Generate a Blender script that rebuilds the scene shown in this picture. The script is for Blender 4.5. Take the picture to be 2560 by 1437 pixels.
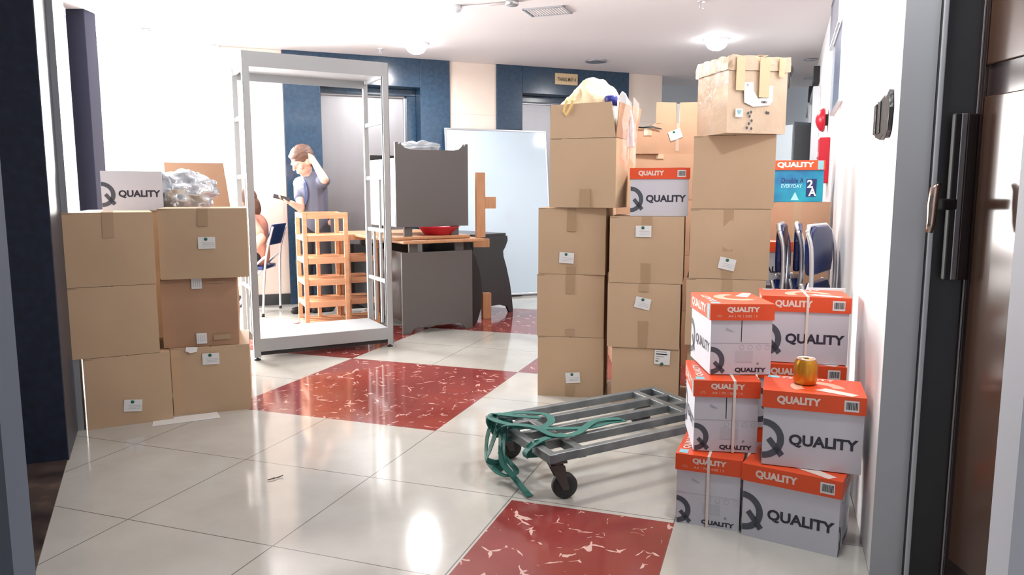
import bpy, bmesh, math, random
from mathutils import Vector, Matrix, noise
random.seed(4)
PI = math.pi
for o in list(bpy.data.objects): bpy.data.objects.remove(o)
scene = bpy.context.scene
COL = scene.collection

# ------------------------------------------------------------------ camera, world, exposure
PITCH = math.atan(236 / 1850)
cam = bpy.data.cameras.new('camera'); camo = bpy.data.objects.new('camera', cam); COL.objects.link(camo)
camo.location = (0, 0, 1.15); camo.rotation_euler = (PI / 2 - PITCH, 0, 0)
cam.sensor_width = 36; cam.lens = 36 * 1850 / 2560; cam.clip_start = 0.02; cam.clip_end = 100
scene.camera = camo
vs = scene.view_settings
vs.view_transform = 'Standard'; vs.look = 'None'; vs.gamma = 1; vs.use_curve_mapping = False
vs.exposure = 0.0
w = bpy.data.worlds.new('world'); scene.world = w; w.use_nodes = True
w.node_tree.nodes['Background'].inputs[0].default_value = (0.93, 0.96, 1, 1)
w.node_tree.nodes['Background'].inputs[1].default_value = 3.0

def area_light(name, loc, target, sx, sy, energy, color=(1, 1, 1), shape='RECTANGLE'):
    l = bpy.data.lights.new(name, 'AREA'); l.shape = shape; l.size = sx
    if shape == 'RECTANGLE': l.size_y = sy
    l.energy = energy; l.color = color
    o = bpy.data.objects.new(name, l); COL.objects.link(o); o.location = loc
    d = Vector(target) - Vector(loc)
    o.rotation_euler = d.to_track_quat('-Z', 'Y').to_euler()
    return o
# overcast daylight just outside the two glazed openings of the left rear corner
area_light('daylight_rear', (-3.75, 7.45, 1.35), (-3.3, 6.3, 1.2), 1.5, 2.5, 1050, (1, .96, .93))
area_light('daylight_side', (-3.35, 4.55, 1.35), (-2.2, 5.1, 1.2), 2.2, 2.5, 200, (1, .97, .95))

# ------------------------------------------------------------------ materials
def mat(name, color, rough=.5, metal=0., spec=.5, emit=None, es=0, alpha=1, trans=0, coat=0, bump=None, var=None):
    m = bpy.data.materials.new(name); m.use_nodes = True
    nt = m.node_tree; b = nt.nodes['Principled BSDF']
    b.inputs['Base Color'].default_value = (*color, 1); b.inputs['Roughness'].default_value = rough
    b.inputs['Metallic'].default_value = metal; b.inputs['Specular IOR Level'].default_value = spec
    b.inputs['Alpha'].default_value = alpha; b.inputs['Transmission Weight'].default_value = trans
    b.inputs['Coat Weight'].default_value = coat
    if emit: b.inputs['Emission Color'].default_value = (*emit, 1); b.inputs['Emission Strength'].default_value = es
    if bump or var:
        tc = nt.nodes.new('ShaderNodeTexCoord')
    if var:
        c2, sc, st = var
        mp = nt.nodes.new('ShaderNodeMapping'); mp.inputs['Scale'].default_value = st
        nt.links.new(tc.outputs['Object'], mp.inputs[0])
        n = nt.nodes.new('ShaderNodeTexNoise'); n.inputs['Scale'].default_value = sc; n.inputs['Detail'].default_value = 5
        nt.links.new(mp.outputs[0], n.inputs['Vector'])
        r = nt.nodes.new('ShaderNodeValToRGB'); r.color_ramp.elements[0].position = .35; r.color_ramp.elements[1].position = .7
        r.color_ramp.elements[0].color = (*color, 1); r.color_ramp.elements[1].color = (*c2, 1)
        nt.links.new(n.outputs[0], r.inputs[0]); nt.links.new(r.outputs[0], b.inputs['Base Color'])
    if bump:
        sc, stg = bump
        n = nt.nodes.new('ShaderNodeTexNoise'); n.inputs['Scale'].default_value = sc; n.inputs['Detail'].default_value = 4
        nt.links.new(tc.outputs['Object'], n.inputs['Vector'])
        bp = nt.nodes.new('ShaderNodeBump'); bp.inputs['Strength'].default_value = stg; bp.inputs['Distance'].default_value = .01
        nt.links.new(n.outputs[0], bp.inputs['Height']); nt.links.new(bp.outputs[0], b.inputs['Normal'])
    return m
M = {}
S1 = (1, 1, 1)
M['kraft'] = mat('kraft', (.54, .385, .25), .72, bump=(14, .12), var=((.50, .355, .225), 2.5, S1))
M['kraft2'] = mat('kraft_reddish', (.44, .265, .165), .75, bump=(14, .12), var=((.38, .225, .14), 2.5, S1))
M['kraft_in'] = mat('kraft_inner', (.40, .28, .18), .85)
M['tape'] = mat('brown_tape', (.42, .285, .17), .3, coat=.3)
M['ytape'] = mat('yellow_tape', (.76, .56, .34), .3, coat=.4, bump=(40, .2))
M['ctape'] = mat('cream_tape', (.70, .55, .40), .22, coat=.6, bump=(25, .5), var=((.62, .46, .32), 6, S1))
M['paper'] = mat('paper', (.75, .76, .76), .6)
M['print'] = mat('print_grey', (.30, .32, .34), .7)
M['green'] = mat('print_green', (.02, .14, .09), .6)
M['black_ink'] = mat('black_ink', (.015, .015, .018), .6)
M['orange'] = mat('lid_orange', (.78, .085, .018), .42, var=((.72, .07, .015), 3, S1))
M['pink'] = mat('lid_pink', (.85, .42, .30), .4)
M['white_card'] = mat('white_card', (.60, .61, .67), .5)
M['grey_ink'] = mat('grey_ink', (.075, .085, .11), .5)
M['dark_ink'] = mat('dark_ink', (.03, .03, .05), .5)
M['teal'] = mat('label_teal', (.25, .52, .60), .5)
M['blue_card'] = mat('blue_card', (.01, .13, .32), .35, var=((.01, .38, .50), 5, S1))
M['navy_ink'] = mat('navy_ink', (.01, .03, .13), .5)
M['cyan_ink'] = mat('cyan_ink', (.35, .72, .85), .5)
M['band'] = mat('strap_band', (.80, .70, .62), .4)
M['wall'] = mat('wall_white', (.80, .79, .80), .55, bump=(60, .03))
M['wall_cool'] = mat('wall_cool', (.62, .70, .76), .6)
M['ceil'] = mat('ceiling_paint', (.78, .76, .77), .7)
M['beige'] = mat('beige_stone', (.78, .68, .60), .25, var=((.74, .64, .56), 2, S1))
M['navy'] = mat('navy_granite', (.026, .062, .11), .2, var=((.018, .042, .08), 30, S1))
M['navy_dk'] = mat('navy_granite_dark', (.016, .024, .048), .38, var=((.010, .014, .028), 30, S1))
M['column'] = mat('column_grey_blue', (.035, .037, .06), .9, spec=.15)
M['skirt'] = mat('dark_skirting', (.03, .035, .04), .3)
M['brown_marble'] = mat('brown_marble', (.03, .024, .022), .2, var=((.12, .085, .07), 7, (1, 1, 1)))
M['steel'] = mat('brushed_steel', (.36, .36, .38), .42, .9, var=((.32, .32, .34), 3, (1, 1, .2)))
M['chrome'] = mat('chrome', (.82, .82, .84), .3, .75)
M['alu'] = mat('aluminium', (.55, .57, .60), .35, .8)
M['frame_grey'] = mat('painted_grey_steel', (.33, .35, .365), .42, .1)
M['wood'] = mat('pine_wood', (.66, .36, .20), .5, var=((.56, .28, .145), 4, (1, 1, 8)))
M['wood2'] = mat('desk_wood', (.55, .30, .16), .35, var=((.48, .24, .12), 5, (8, 1, 1)))
M['dgrey'] = mat('dark_grey_laminate', (.105, .10, .10), .45)
M['dgrey2'] = mat('black_brown_laminate', (.022, .021, .022), .28)
M['lit_side'] = mat('light_edge', (.6, .6, .62), .5)  # upper desk's side facing the window, daylight put into its pale colour
M['board'] = mat('whiteboard_face', (.50, .61, .70), .08, coat=.3)
M['red'] = mat('red_plastic', (.55, .01, .03), .3)
M['navy_pad'] = mat('navy_vinyl', (.01, .025, .12), .25)
M['black'] = mat('matte_black', (.012, .012, .014), .5)
M['rubber'] = mat('rubber', (.02, .02, .022), .6)
M['trolley'] = mat('worn_grey_paint', (.13, .15, .16), .42, .4, var=((.24, .26, .26), 9, S1), bump=(40, .15))
M['caster'] = mat('caster_metal', (.09, .085, .08), .45, .6)
M['webbing'] = mat('green_webbing', (.015, .13, .105), .7, bump=(200, .3))
M['gold'] = mat('gold_can', (.65, .32, .03), .3, .6, var=((.55, .22, .02), 6, S1))
M['bag'] = mat('cream_plastic_bag', (.88, .72, .48), .45, bump=(18, .6))
M['bag2'] = mat('yellow_plastic', (.80, .58, .22), .4)
M['clear'] = mat('crumpled_clear_plastic', (.68, .72, .76), .12, .0, alpha=.6, bump=(22, 1.0))
M['silver'] = mat('silver_bag', (.62, .68, .74), .12, .55, bump=(20, .9))
M['film'] = mat('clear_film', (.8, .76, .72), .10, alpha=.15, bump=(14, .9))
M['blue_cap'] = mat('blue_cap', (.03, .04, .30), .35)
M['white_pl'] = mat('white_plastic', (.74, .80, .86), .3)
M['glass'] = mat('window_glass', (.04, .05, .05), .02, alpha=.10)
M['brown_door'] = mat('brown_door', (.032, .022, .022), .12, spec=.3)
M['brown_door2'] = mat('brown_door_panel', (.060, .034, .024), .12, spec=.3)
M['jamb'] = mat('grey_reveal', (.42, .44, .47), .6)
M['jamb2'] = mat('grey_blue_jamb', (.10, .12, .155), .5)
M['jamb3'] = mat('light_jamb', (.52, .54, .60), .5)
M['bronze'] = mat('handle_metal', (.45, .36, .31), .22, 1.0)
M['blacktape'] = mat('black_tape', (.014, .017, .02), .35, bump=(60, .4))
M['skin'] = mat('skin', (.68, .40, .31), .5)
M['hair'] = mat('hair_brown', (.13, .065, .045), .55)
M['shirt'] = mat('grey_shirt', (.11, .12, .17), .8)
M['pink_shirt'] = mat('salmon_shirt', (.62, .30, .22), .8)
M['trouser'] = mat('dark_trousers', (.03, .03, .038), .85)
M['plate'] = mat('sign_plate', (.55, .42, .25), .35, .3)
M['picture'] = mat('picture_glass', (.16, .21, .33), .12)
M['lamp'] = mat('lamp_diffuser', (1, 1, 1), .5, emit=(1, 1, 1), es=30)
M['fgrey'] = mat('locker_dark', (.12, .14, .15), .4)
M['lgrey'] = mat('locker_light', (.42, .48, .52), .4)
M['twig'] = mat('twig', (.08, .06, .04), .8)
M['white_board'] = mat('white_laminate', (.78, .78, .80), .35)

# ------------------------------------------------------------------ mesh builder
_txt = {}
def text_geo(s, bold=0.0):
    k = (s, bold)
    if k in _txt: return _txt[k]
    cu = bpy.data.curves.new('t', 'FONT'); cu.body = s; cu.offset = bold; cu.resolution_u = 3
    o = bpy.data.objects.new('t', cu); COL.objects.link(o)
    bpy.context.view_layer.update()
    me = bpy.data.meshes.new_from_object(o.evaluated_get(bpy.context.evaluated_depsgraph_get()))
    vsx = [v.co.x for v in me.vertices]; vsy = [v.co.y for v in me.vertices]
    x0, x1, y0, y1 = min(vsx), max(vsx), min(vsy), max(vsy)
    vv = [((v.co.x - x0) / (x1 - x0), (v.co.y - y0) / (y1 - y0)) for v in me.vertices]
    ff = [tuple(p.vertices) for p in me.polygons]
    bpy.data.objects.remove(o); bpy.data.meshes.remove(me)
    _txt[k] = (vv, ff); return _txt[k]

class MB:
    def __init__(s): s.v = []; s.f = []; s.m = []; s.mats = []; s.sm = []
    def mi(s, m):
        if m not in s.mats: s.mats.append(m)
        return s.mats.index(m)
    def add(s, vs_, fs, m, smooth=False):
        n = len(s.v); k = s.mi(m)
        s.v += [Vector(p) for p in vs_]
        for f in fs: s.f.append(tuple(n + i for i in f)); s.m.append(k); s.sm.append(smooth)
        return s
    def box(s, x0, x1, y0, y1, z0, z1, m):
        v = [(x0, y0, z0), (x1, y0, z0), (x1, y1, z0), (x0, y1, z0), (x0, y0, z1), (x1, y0, z1), (x1, y1, z1), (x0, y1, z1)]
        return s.add(v, [(3, 2, 1, 0), (4, 5, 6, 7), (0, 1, 5, 4), (1, 2, 6, 5), (2, 3, 7, 6), (3, 0, 4, 7)], m)
    def hexa(s, v, m):
        return s.add(v, [(3, 2, 1, 0), (4, 5, 6, 7), (0, 1, 5, 4), (1, 2, 6, 5), (2, 3, 7, 6), (3, 0, 4, 7)], m)
    def bar(s, a, b, wx, wy, m, up=(0, 0, 1)):
        a, b = Vector(a), Vector(b); d = (b - a).normalized(); u = Vector(up)
        if abs(d.dot(u)) > .99: u = Vector((1, 0, 0))
        x = d.cross(u).normalized() * wx / 2; y = x.cross(d).normalized() * wy / 2
        return s.hexa([a - x - y, a + x - y, a + x + y, a - x + y, b - x - y, b + x - y, b + x + y, b - x + y], m)
    def quad(s, o, ux, uy, m):     # o origin, ux/uy edge vectors
        o, ux, uy = Vector(o), Vector(ux), Vector(uy)
        return s.add([o, o + ux, o + ux + uy, o + uy], [(0, 1, 2, 3)], m)
    def poly(s, pts, m): return s.add(pts, [tuple(range(len(pts)))], m)
    def prism(s, pts, vec, m):     # extrude planar outline by vec
        n = len(pts); vec = Vector(vec); a = [Vector(p) for p in pts]; b = [p + vec for p in a]
        fs = [tuple(range(n))[::-1], tuple(range(n, 2 * n))] + [(i, (i + 1) % n, n + (i + 1) % n, n + i) for i in range(n)]
        return s.add(a + b, fs, m)
    def tube(s, pts, r, m, n=10, closed=False, rs=None):
        pts = [Vector(p) for p in pts]; k = len(pts); vv = []; fs = []
        t0 = (pts[1] - pts[0]).normalized(); u = t0.orthogonal().normalized()
        for i, p in enumerate(pts):
            t = ((pts[min(i + 1, k - 1)] - p).normalized() + (p - pts[max(i - 1, 0)]).normalized()).normalized()
            u = (u - t * u.dot(t)).normalized(); q = t.cross(u); rr = rs[i] if rs else r
            for j in range(n):
                a = 2 * PI * j / n; vv.append(p + (u * math.cos(a) + q * math.sin(a)) * rr)
        for i in range(k - 1):
            for j in range(n): fs.append((i * n + j, i * n + (j + 1) % n, (i + 1) * n + (j + 1) % n, (i + 1) * n + j))
        fs.append(tuple(range(n))[::-1]); fs.append(tuple((k - 1) * n + j for j in range(n)))
        return s.add(vv, fs, m, True)
    def ribbon(s, pts, w_, t_, m, up=(0, 0, 1)):   # flat strap, width across, following pts
        pts = [Vector(p) for p in pts]; k = len(pts); vv = []; fs = []; last = None
        for i, p in enumerate(pts):
            t = (pts[min(i + 1, k - 1)] - pts[max(i - 1, 0)]).normalized()
            wdir = t.cross(Vector(up))
            if wdir.length < .15: wdir = last if last else t.orthogonal()
            wdir = wdir.normalized()
            if last and wdir.dot(last) < 0: wdir = -wdir
            if last: wdir = (wdir + last * 1.0).normalized()
            last = wdir; nn = wdir.cross(t).normalized()
            for a, b in ((-1, -1), (1, -1), (1, 1), (-1, 1)): vv.append(p + wdir * a * w_ / 2 + nn * b * t_ / 2)
        for i in range(k - 1):
            for j in range(4): fs.append((i * 4 + j, i * 4 + (j + 1) % 4, (i + 1) * 4 + (j + 1) % 4, (i + 1) * 4 + j))
        fs += [(3, 2, 1, 0), tuple((k - 1) * 4 + j for j in range(4))]
        return s.add(vv, fs, m)
    def lathe(s, prof, m, c=(0, 0, 0), ax=(0, 0, 1), n=28):    # prof (r, h)
        ax = Vector(ax).normalized(); u = ax.orthogonal().normalized(); q = ax.cross(u); c = Vector(c); vv = []; fs = []
        for r, h in prof:
            for j in range(n):
                a = 2 * PI * j / n; vv.append(c + ax * h + (u * math.cos(a) + q * math.sin(a)) * max(r, 1e-5))
        for i in range(len(prof) - 1):
            for j in range(n): fs.append((i * n + j, i * n + (j + 1) % n, (i + 1) * n + (j + 1) % n, (i + 1) * n + j))
        fs.append(tuple(range(n))[::-1]); fs.append(tuple((len(prof) - 1) * n + j for j in range(n)))
        return s.add(vv, fs, m, True)
    def ell(s, c, r, m, rot=None, n=16, k=12, fn=None):
        c = Vector(c); vv = []; fs = []
        R_ = rot if rot else Matrix.Identity(3)
        for i in range(k + 1):
            th = PI * i / k
            for j in range(n):
                a = 2 * PI * j / n
                p = Vector((math.sin(th) * math.cos(a), math.sin(th) * math.sin(a), math.cos(th)))
                f_ = fn(p) if fn else 1
                vv.append(c + R_ @ Vector((p.x * r[0] * f_, p.y * r[1] * f_, p.z * r[2] * f_)))
        for i in range(k):
            for j in range(n): fs.append((i * n + j, (i + 1) * n + j, (i + 1) * n + (j + 1) % n, i * n + (j + 1) % n))
        return s.add(vv, fs, m, True)
    def text(s, txt, o, ux, uy, m, bold=0.0):  # stretch text into rectangle o + [0,1]ux + [0,1]uy
        vv, ff = text_geo(txt, bold); o, ux, uy = Vector(o), Vector(ux), Vector(uy)
        return s.add([o + ux * a + uy * b for a, b in vv], ff, m)
    def build(s, name, parent=None, bevel=0, xf=None, seg=2):
        me = bpy.data.meshes.new(name)
        vv = [xf @ p for p in s.v] if xf else s.v
        me.from_pydata([tuple(p) for p in vv], [], s.f)
        for m in s.mats: me.materials.append(m if not isinstance(m, str) else M[m])
        for p, k, sm in zip(me.polygons, s.m, s.sm): p.material_index = k; p.use_smooth = sm
        me.update()
        o = bpy.data.objects.new(name, me); COL.objects.link(o)
        if parent: o.parent = parent
        if bevel:
            b = o.modifiers.new('b', 'BEVEL'); b.width = bevel; b.segments = seg; b.limit_method = 'ANGLE'; b.angle_limit = math.radians(50)
        return o
def tag(o, label=None, cat=None, group=None, kind=None):
    if label: o['label'] = label
    if cat: o['category'] = cat
    if group: o['group'] = group
    if kind: o['kind'] = kind
    return o
def thing(name, label, cat, loc=(0, 0, 0), rz=0, group=None, rot=None):
    o = bpy.data.objects.new(name, None); COL.objects.link(o); o.location = loc
    o.rotation_euler = rot if rot else (0, 0, rz); o.empty_display_size = .05
    return tag(o, label, cat, group)
def copy_tree(o, parent=None):
    c = o.copy(); COL.objects.link(c); c.parent = parent
    for ch in list(o.children): copy_tree(ch, c)
    return c
def az(a): a = math.radians(a); return Vector((math.sin(a), math.cos(a), 0))
def rz_of(a): d = az(a); return math.atan2(d.y, d.x)
def struct(mb, name, bevel=0, xf=None, parent=None):
    o = mb.build(name, parent, bevel, xf)
    if not parent: o['kind'] = 'structure'
    return o

# ------------------------------------------------------------------ floor
TA = math.radians(19.1)
def floor_mat():
    m = bpy.data.materials.new('tile_floor'); m.use_nodes = True; nt = m.node_tree; L = nt.links
    b = nt.nodes['Principled BSDF']
    def N(t, **k):
        n = nt.nodes.new(t)
        for a, v in k.items(): setattr(n, a, v)
        return n
    def mth(op, a, b_=None, c=None):
        n = N('ShaderNodeMath', operation=op)
        for i, x in enumerate((a, b_, c)):
            if x is None: continue
            if isinstance(x, (int, float)): n.inputs[i].default_value = x
            else: L.new(x, n.inputs[i])
        return n.outputs[0]
    tc = N('ShaderNodeTexCoord'); sp = N('ShaderNodeSeparateXYZ'); L.new(tc.outputs['Object'], sp.inputs[0])
    X, Y = sp.outputs[0], sp.outputs[1]
    u = mth('ADD', mth('MULTIPLY', X, math.sin(TA)), mth('MULTIPLY', Y, math.cos(TA)))
    v = mth('SUBTRACT', mth('MULTIPLY', X, math.cos(TA)), mth('MULTIPLY', Y, math.sin(TA)))
    ug = mth('DIVIDE', mth('SUBTRACT', u, 1.92), .63); vg = mth('DIVIDE', mth('ADD', v, 2.7225), .6125)
    bu = mth('FLOOR', mth('DIVIDE', mth('SUBTRACT', u, 3.18), 1.26)); bv = mth('FLOOR', mth('DIVIDE', mth('ADD', v, 2.7225), 1.2263))
    par = mth('FLOORED_MODULO', mth('ADD', bu, bv), 2)
    red = mth('MULTIPLY', mth('MULTIPLY', mth('LESS_THAN', par, .5), mth('GREATER_THAN', u, 3.18)), mth('MULTIPLY', mth('LESS_THAN', v, -.27), mth('GREATER_THAN', v, -3.95)))
    t2 = mth('MULTIPLY', mth('MULTIPLY', mth('GREATER_THAN', u, 1.87), mth('LESS_THAN', u, 2.525)), mth('MULTIPLY', mth('GREATER_THAN', v, -.875), mth('LESS_THAN', v, -.27)))
    red = mth('MAXIMUM', red, t2)
    def edge(g):
        fr = mth('FRACT', g); return mth('MINIMUM', fr, mth('SUBTRACT', 1, fr))
    gr = mth('LESS_THAN', mth('MINIMUM', edge(ug), edge(vg)), .0035)
    gr_w = mth('MULTIPLY', gr, mth('SUBTRACT', 1, mth('MULTIPLY', red, .9)))
    # white tile colour
    n1 = N('ShaderNodeTexNoise'); n1.inputs['Scale'].default_value = 1.7; n1.inputs['Detail'].default_value = 6; n1.inputs['Roughness'].default_value = .6
    L.new(tc.outputs['Object'], n1.inputs['Vector'])
    r1 = N('ShaderNodeValToRGB'); r1.color_ramp.elements[0].position = .3; r1.color_ramp.elements[1].position = .72
    r1.color_ramp.elements[0].color = (.42, .41, .37, 1); r1.color_ramp.elements[1].color = (.55, .545, .51, 1); L.new(n1.outputs[0], r1.inputs[0])
    # red marble
    cb = N('ShaderNodeCombineXYZ'); L.new(u, cb.inputs[0]); L.new(v, cb.inputs[1])
    nw = N('ShaderNodeTexNoise'); nw.inputs['Scale'].default_value = 6; nw.inputs['Detail'].default_value = 3; L.new(cb.outputs[0], nw.inputs['Vector'])
    mx = N('ShaderNodeMixRGB', blend_type='ADD'); mx.inputs[0].default_value = .12; L.new(cb.outputs[0], mx.inputs[1]); L.new(nw.outputs['Color'], mx.inputs[2])
    vo = N('ShaderNodeTexVoronoi', feature='DISTANCE_TO_EDGE'); vo.inputs['Scale'].default_value = 6.5; L.new(mx.outputs[0], vo.inputs['Vector'])
    ng = N('ShaderNodeTexNoise'); ng.inputs['Scale'].default_value = 11; ng.inputs['Detail'].default_value = 2; L.new(cb.outputs[0], ng.inputs['Vector'])
    th = mth('MULTIPLY', mth('MAXIMUM', mth('SUBTRACT', ng.outputs[0], .545), 0), .34)
    vein = mth('LESS_THAN', vo.outputs['Distance'], th)
    vo2 = N('ShaderNodeTexVoronoi', feature='DISTANCE_TO_EDGE'); vo2.inputs['Scale'].default_value = 15; L.new(mx.outputs[0], vo2.inputs['Vector'])
    ng2 = N('ShaderNodeTexNoise'); ng2.inputs['Scale'].default_value = 13; L.new(cb.outputs[0], ng2.inputs['Vector'])
    th2 = mth('MULTIPLY', mth('MAXIMUM', mth('SUBTRACT', ng2.outputs[0], .58), 0), .6)
    vein = mth('MAXIMUM', vein, mth('LESS_THAN', vo2.outputs['Distance'], th2))
    rr = N('ShaderNodeValToRGB'); rr.color_ramp.elements[0].position = .35; rr.color_ramp.elements[1].position = .7
    rr.color_ramp.elements[0].color = (.20, .034, .032, 1); rr.color_ramp.elements[1].color = (.29, .058, .048, 1); L.new(n1.outputs[0], rr.inputs[0])
    m1 = N('ShaderNodeMixRGB'); L.new(vein, m1.inputs[0]); L.new(rr.outputs[0], m1.inputs[1]); m1.inputs[2].default_value = (.60, .40, .36, 1)
    m2 = N('ShaderNodeMixRGB'); L.new(red, m2.inputs[0]); L.new(r1.outputs[0], m2.inputs[1]); L.new(m1.outputs[0], m2.inputs[2])
    m3 = N('ShaderNodeMixRGB'); L.new(gr_w, m3.inputs[0]); L.new(m2.outputs[0], m3.inputs[1]); m3.inputs[2].default_value = (.17, .16, .15, 1)
    L.new(m3.outputs[0], b.inputs['Base Color'])
    b.inputs['Roughness'].default_value = .10; b.inputs['Specular IOR Level'].default_value = .62
    return m
M['floor'] = floor_mat()
f = MB().box(-7, 6, -2.5, 13, -.05, 0, 'floor'); struct(f, 'floor')
c = MB().box(-7, 6, -2.5, 13, 2.57, 2.62, 'ceil'); struct(c, 'ceiling')

# ------------------------------------------------------------------ elevator wall (local x along wall, y away)
WX = Matrix.Translation((-2.31, 7.645, 0)) @ Matrix.Rotation(rz_of(68.6), 4, 'Z')
def beige(t0, t1, mb):
    zs = [.115, .74, 1.37, 2.01, 2.57]
    for a, b in zip(zs, zs[1:]): mb.box(t0 + .002, t1 - .002, 0, .05, a + .003, b - .003, 'beige')
    mb.box(t0, t1, .004, .06, 0, 2.57, 'beige')
wl = MB(); beige(-.58, .0, wl); beige(1.744, 2.29, wl); beige(3.97, 4.45, wl)
wl.box(-.58, 4.45, .5, .6, 0, 2.57, 'beige'); wl.box(4.39, 4.45, .05, .55, 0, 2.57, 'wall_cool')
struct(wl, 'wall_rear', xf=WX)
bb = MB(); bb.box(-.58, 0, -.012, .004, 0, .112, 'skirt'); bb.box(1.744, 2.29, -.012, .004, 0, .112, 'skirt'); bb.box(3.97, 4.45, -.012, .004, 0, .112, 'skirt')
struct(bb, 'baseboard_rear', xf=WX)
def surround(n, t0, t1, a, b, e=.3):
    mb = MB(); zt = 2.27
    mb.box(t0, a, -.03, e + .05, 0, 2.57, 'navy'); mb.box(b, t1, -.03, e + .05, 0, 2.57, 'navy'); mb.box(a, b, -.03, e + .05, zt, 2.57, 'navy')
    mb.box(a, a + .03, e - .12, e + .05, 0, 2.2, 'navy'); mb.box(b - .10, b, e - .12, e + .05, 0, 2.2, 'navy'); mb.box(a, b, e - .12, e + .05, 2.2, zt, 'navy')
    struct(mb, 'trim_%d' % n, .004, WX)
    d = bpy.data.objects.new('door_%d' % n, None); COL.objects.link(d); d.matrix_world = WX; d['kind'] = 'structure'
    mid = (a + .03 + b - .1) / 2
    MB().box(a + .03, mid - .0015, e - .02, e + .02, .01, 2.19, 'steel').build('door_panel', d, .002)
    MB().box(mid + .0015, b - .12, e - .02, e + .02, .01, 2.19, 'steel').build('door_panel', d, .002)
    MB().box(b - .12, b - .10, e - .05, e + .02, 0, 2.2, 'alu').box(a + .03, b - .1, e - .05, e + .02, 2.185, 2.2, 'alu').build('door_frame', d, .002)
surround(1, 0, 1.744, .366, 1.414); surround(2, 2.29, 3.97, 2.598, 3.646)
# windows of the bright rear-left corner
def window(n, p0, p1, z0, z1, mull):
    p0, p1 = Vector(p0), Vector(p1); d = (p1 - p0).normalized()
    r = bpy.data.objects.new('window_%d' % n, None); COL.objects.link(r); r['kind'] = 'structure'
    mb = MB()
    L_ = (p1 - p0).length
    for k in mull: mb.bar(p0 + d * L_ * k + Vector((0, 0, z0)), p0 + d * L_ * k + Vector((0, 0, z1)), .05, .04, 'alu', d)
    mb.bar(p0 + Vector((0, 0, z0 + .03)), p1 + Vector((0, 0, z0 + .03)), .05, .06, 'alu'); mb.bar(p0 + Vector((0, 0, z1 - .03)), p1 + Vector((0, 0, z1 - .03)), .05, .06, 'alu')
    mb.build('window_frame', r)
    g = MB(); g.bar(p0 + Vector((0, 0, (z0 + z1) / 2)), p1 + Vector((0, 0, (z0 + z1) / 2)), .008, z1 - z0 - .1, 'glass'); g.build('pane', r)
window(1, (-4.05, 6.96, 0), (-2.87, 7.42, 0), 0, 2.57, (0, 1))
window(2, (-2.16, 3.57, 0), (-3.33, 5.66, 0), 0, 2.57, (0.02, .97))
p = MB(); p.bar((-2.19, 3.56, .17), (-3.34, 5.64, .17), .08, .34, 'black'); struct(p, 'shade_strip_left')  # added black strip, stands in for the shade in the gap beside the boxes
# left side: granite pillars, recess with dark marble sill
p = MB(); dl = Vector((-.931, -.365, 0))
a0 = Vector((-1.92, 3.09, 0)); a1 = Vector((-2.13, 3.52, 0))
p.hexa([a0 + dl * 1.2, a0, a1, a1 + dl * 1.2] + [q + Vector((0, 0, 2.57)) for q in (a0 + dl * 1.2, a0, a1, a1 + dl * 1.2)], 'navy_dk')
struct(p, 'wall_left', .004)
p = MB(); n_ = Vector((.9, .42, 0)).normalized() * .004
p.bar(a1 + n_, a1 + n_ + Vector((0, 0, 2.57)), .06, .05, 'alu', Vector((1, .4, 0)))
struct(p, 'trim_3')
p = MB(); b0 = Vector((-3.36, 5.68, 0)); b1 = Vector((-3.86, 6.77, 0))
p.hexa([b0 + dl * .9, b0, b1, b1 + dl * .4] + [q + Vector((0, 0, 2.57)) for q in (b0 + dl * .9, b0, b1, b1 + dl * .4)], 'column')
struct(p, 'trim_4', .004)
p = MB(); p.box(-3.475, -3.33, 5.98, 6.14, 0, 2.57, 'column'); struct(p, 'trim_8', .004)
p = MB(); s0 = Vector((-1.925, 3.085, .0)); s1 = Vector((-1.0, 1.21, 0))
p.hexa([s1 + dl * 1.3, s1, s0, s0 + dl * 1.3] + [q + Vector((0, 0, .006)) for q in (s1 + dl * 1.3, s1, s0, s0 + dl * 1.3)], 'brown_marble'); struct(p, 'trim_5')
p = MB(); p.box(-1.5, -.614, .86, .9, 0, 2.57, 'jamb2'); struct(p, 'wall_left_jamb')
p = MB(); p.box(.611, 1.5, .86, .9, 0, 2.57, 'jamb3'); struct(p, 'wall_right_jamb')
# outer shell behind the camera and on the left
p = MB(); p.box(-7, 6, -2.5, -2.4, 0, 2.57, 'wall'); struct(p, 'wall_front')
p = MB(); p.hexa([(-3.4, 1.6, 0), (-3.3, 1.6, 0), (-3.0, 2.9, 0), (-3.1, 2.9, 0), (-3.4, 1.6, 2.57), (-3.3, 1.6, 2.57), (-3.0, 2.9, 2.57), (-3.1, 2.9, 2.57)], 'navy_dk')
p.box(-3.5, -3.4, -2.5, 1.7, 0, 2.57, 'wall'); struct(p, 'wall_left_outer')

# ------------------------------------------------------------------ right wall and the near door
RW = Matrix.Translation((1.083, 2.118, 0)) @ Matrix.Rotation(rz_of(20), 4, 'Z')   # x along the wall (away), -y to the right
p = MB(); p.box(0, 8.6, -.087, 0, 0, 2.57, 'wall'); struct(p, 'wall_right', .006, RW)
p = MB(); p.box(-.0035, .0, -.087, -.001, 0, 2.57, 'jamb'); struct(p, 'trim_6', 0, RW)
p = MB(); p.box(0, 9, -1.2, -1.1, 0, 2.57, 'wall'); struct(p, 'wall_right_outer', 0, RW)
bw = Matrix.Translation((1.0, 10.0, 0)) @ Matrix.Rotation(math.radians(6), 4, 'Z')
p = MB(); p.box(-.6, 4.2, 0, .1, 0, 2.57, 'wall_cool'); struct(p, 'wall_back', 0, bw)
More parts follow.
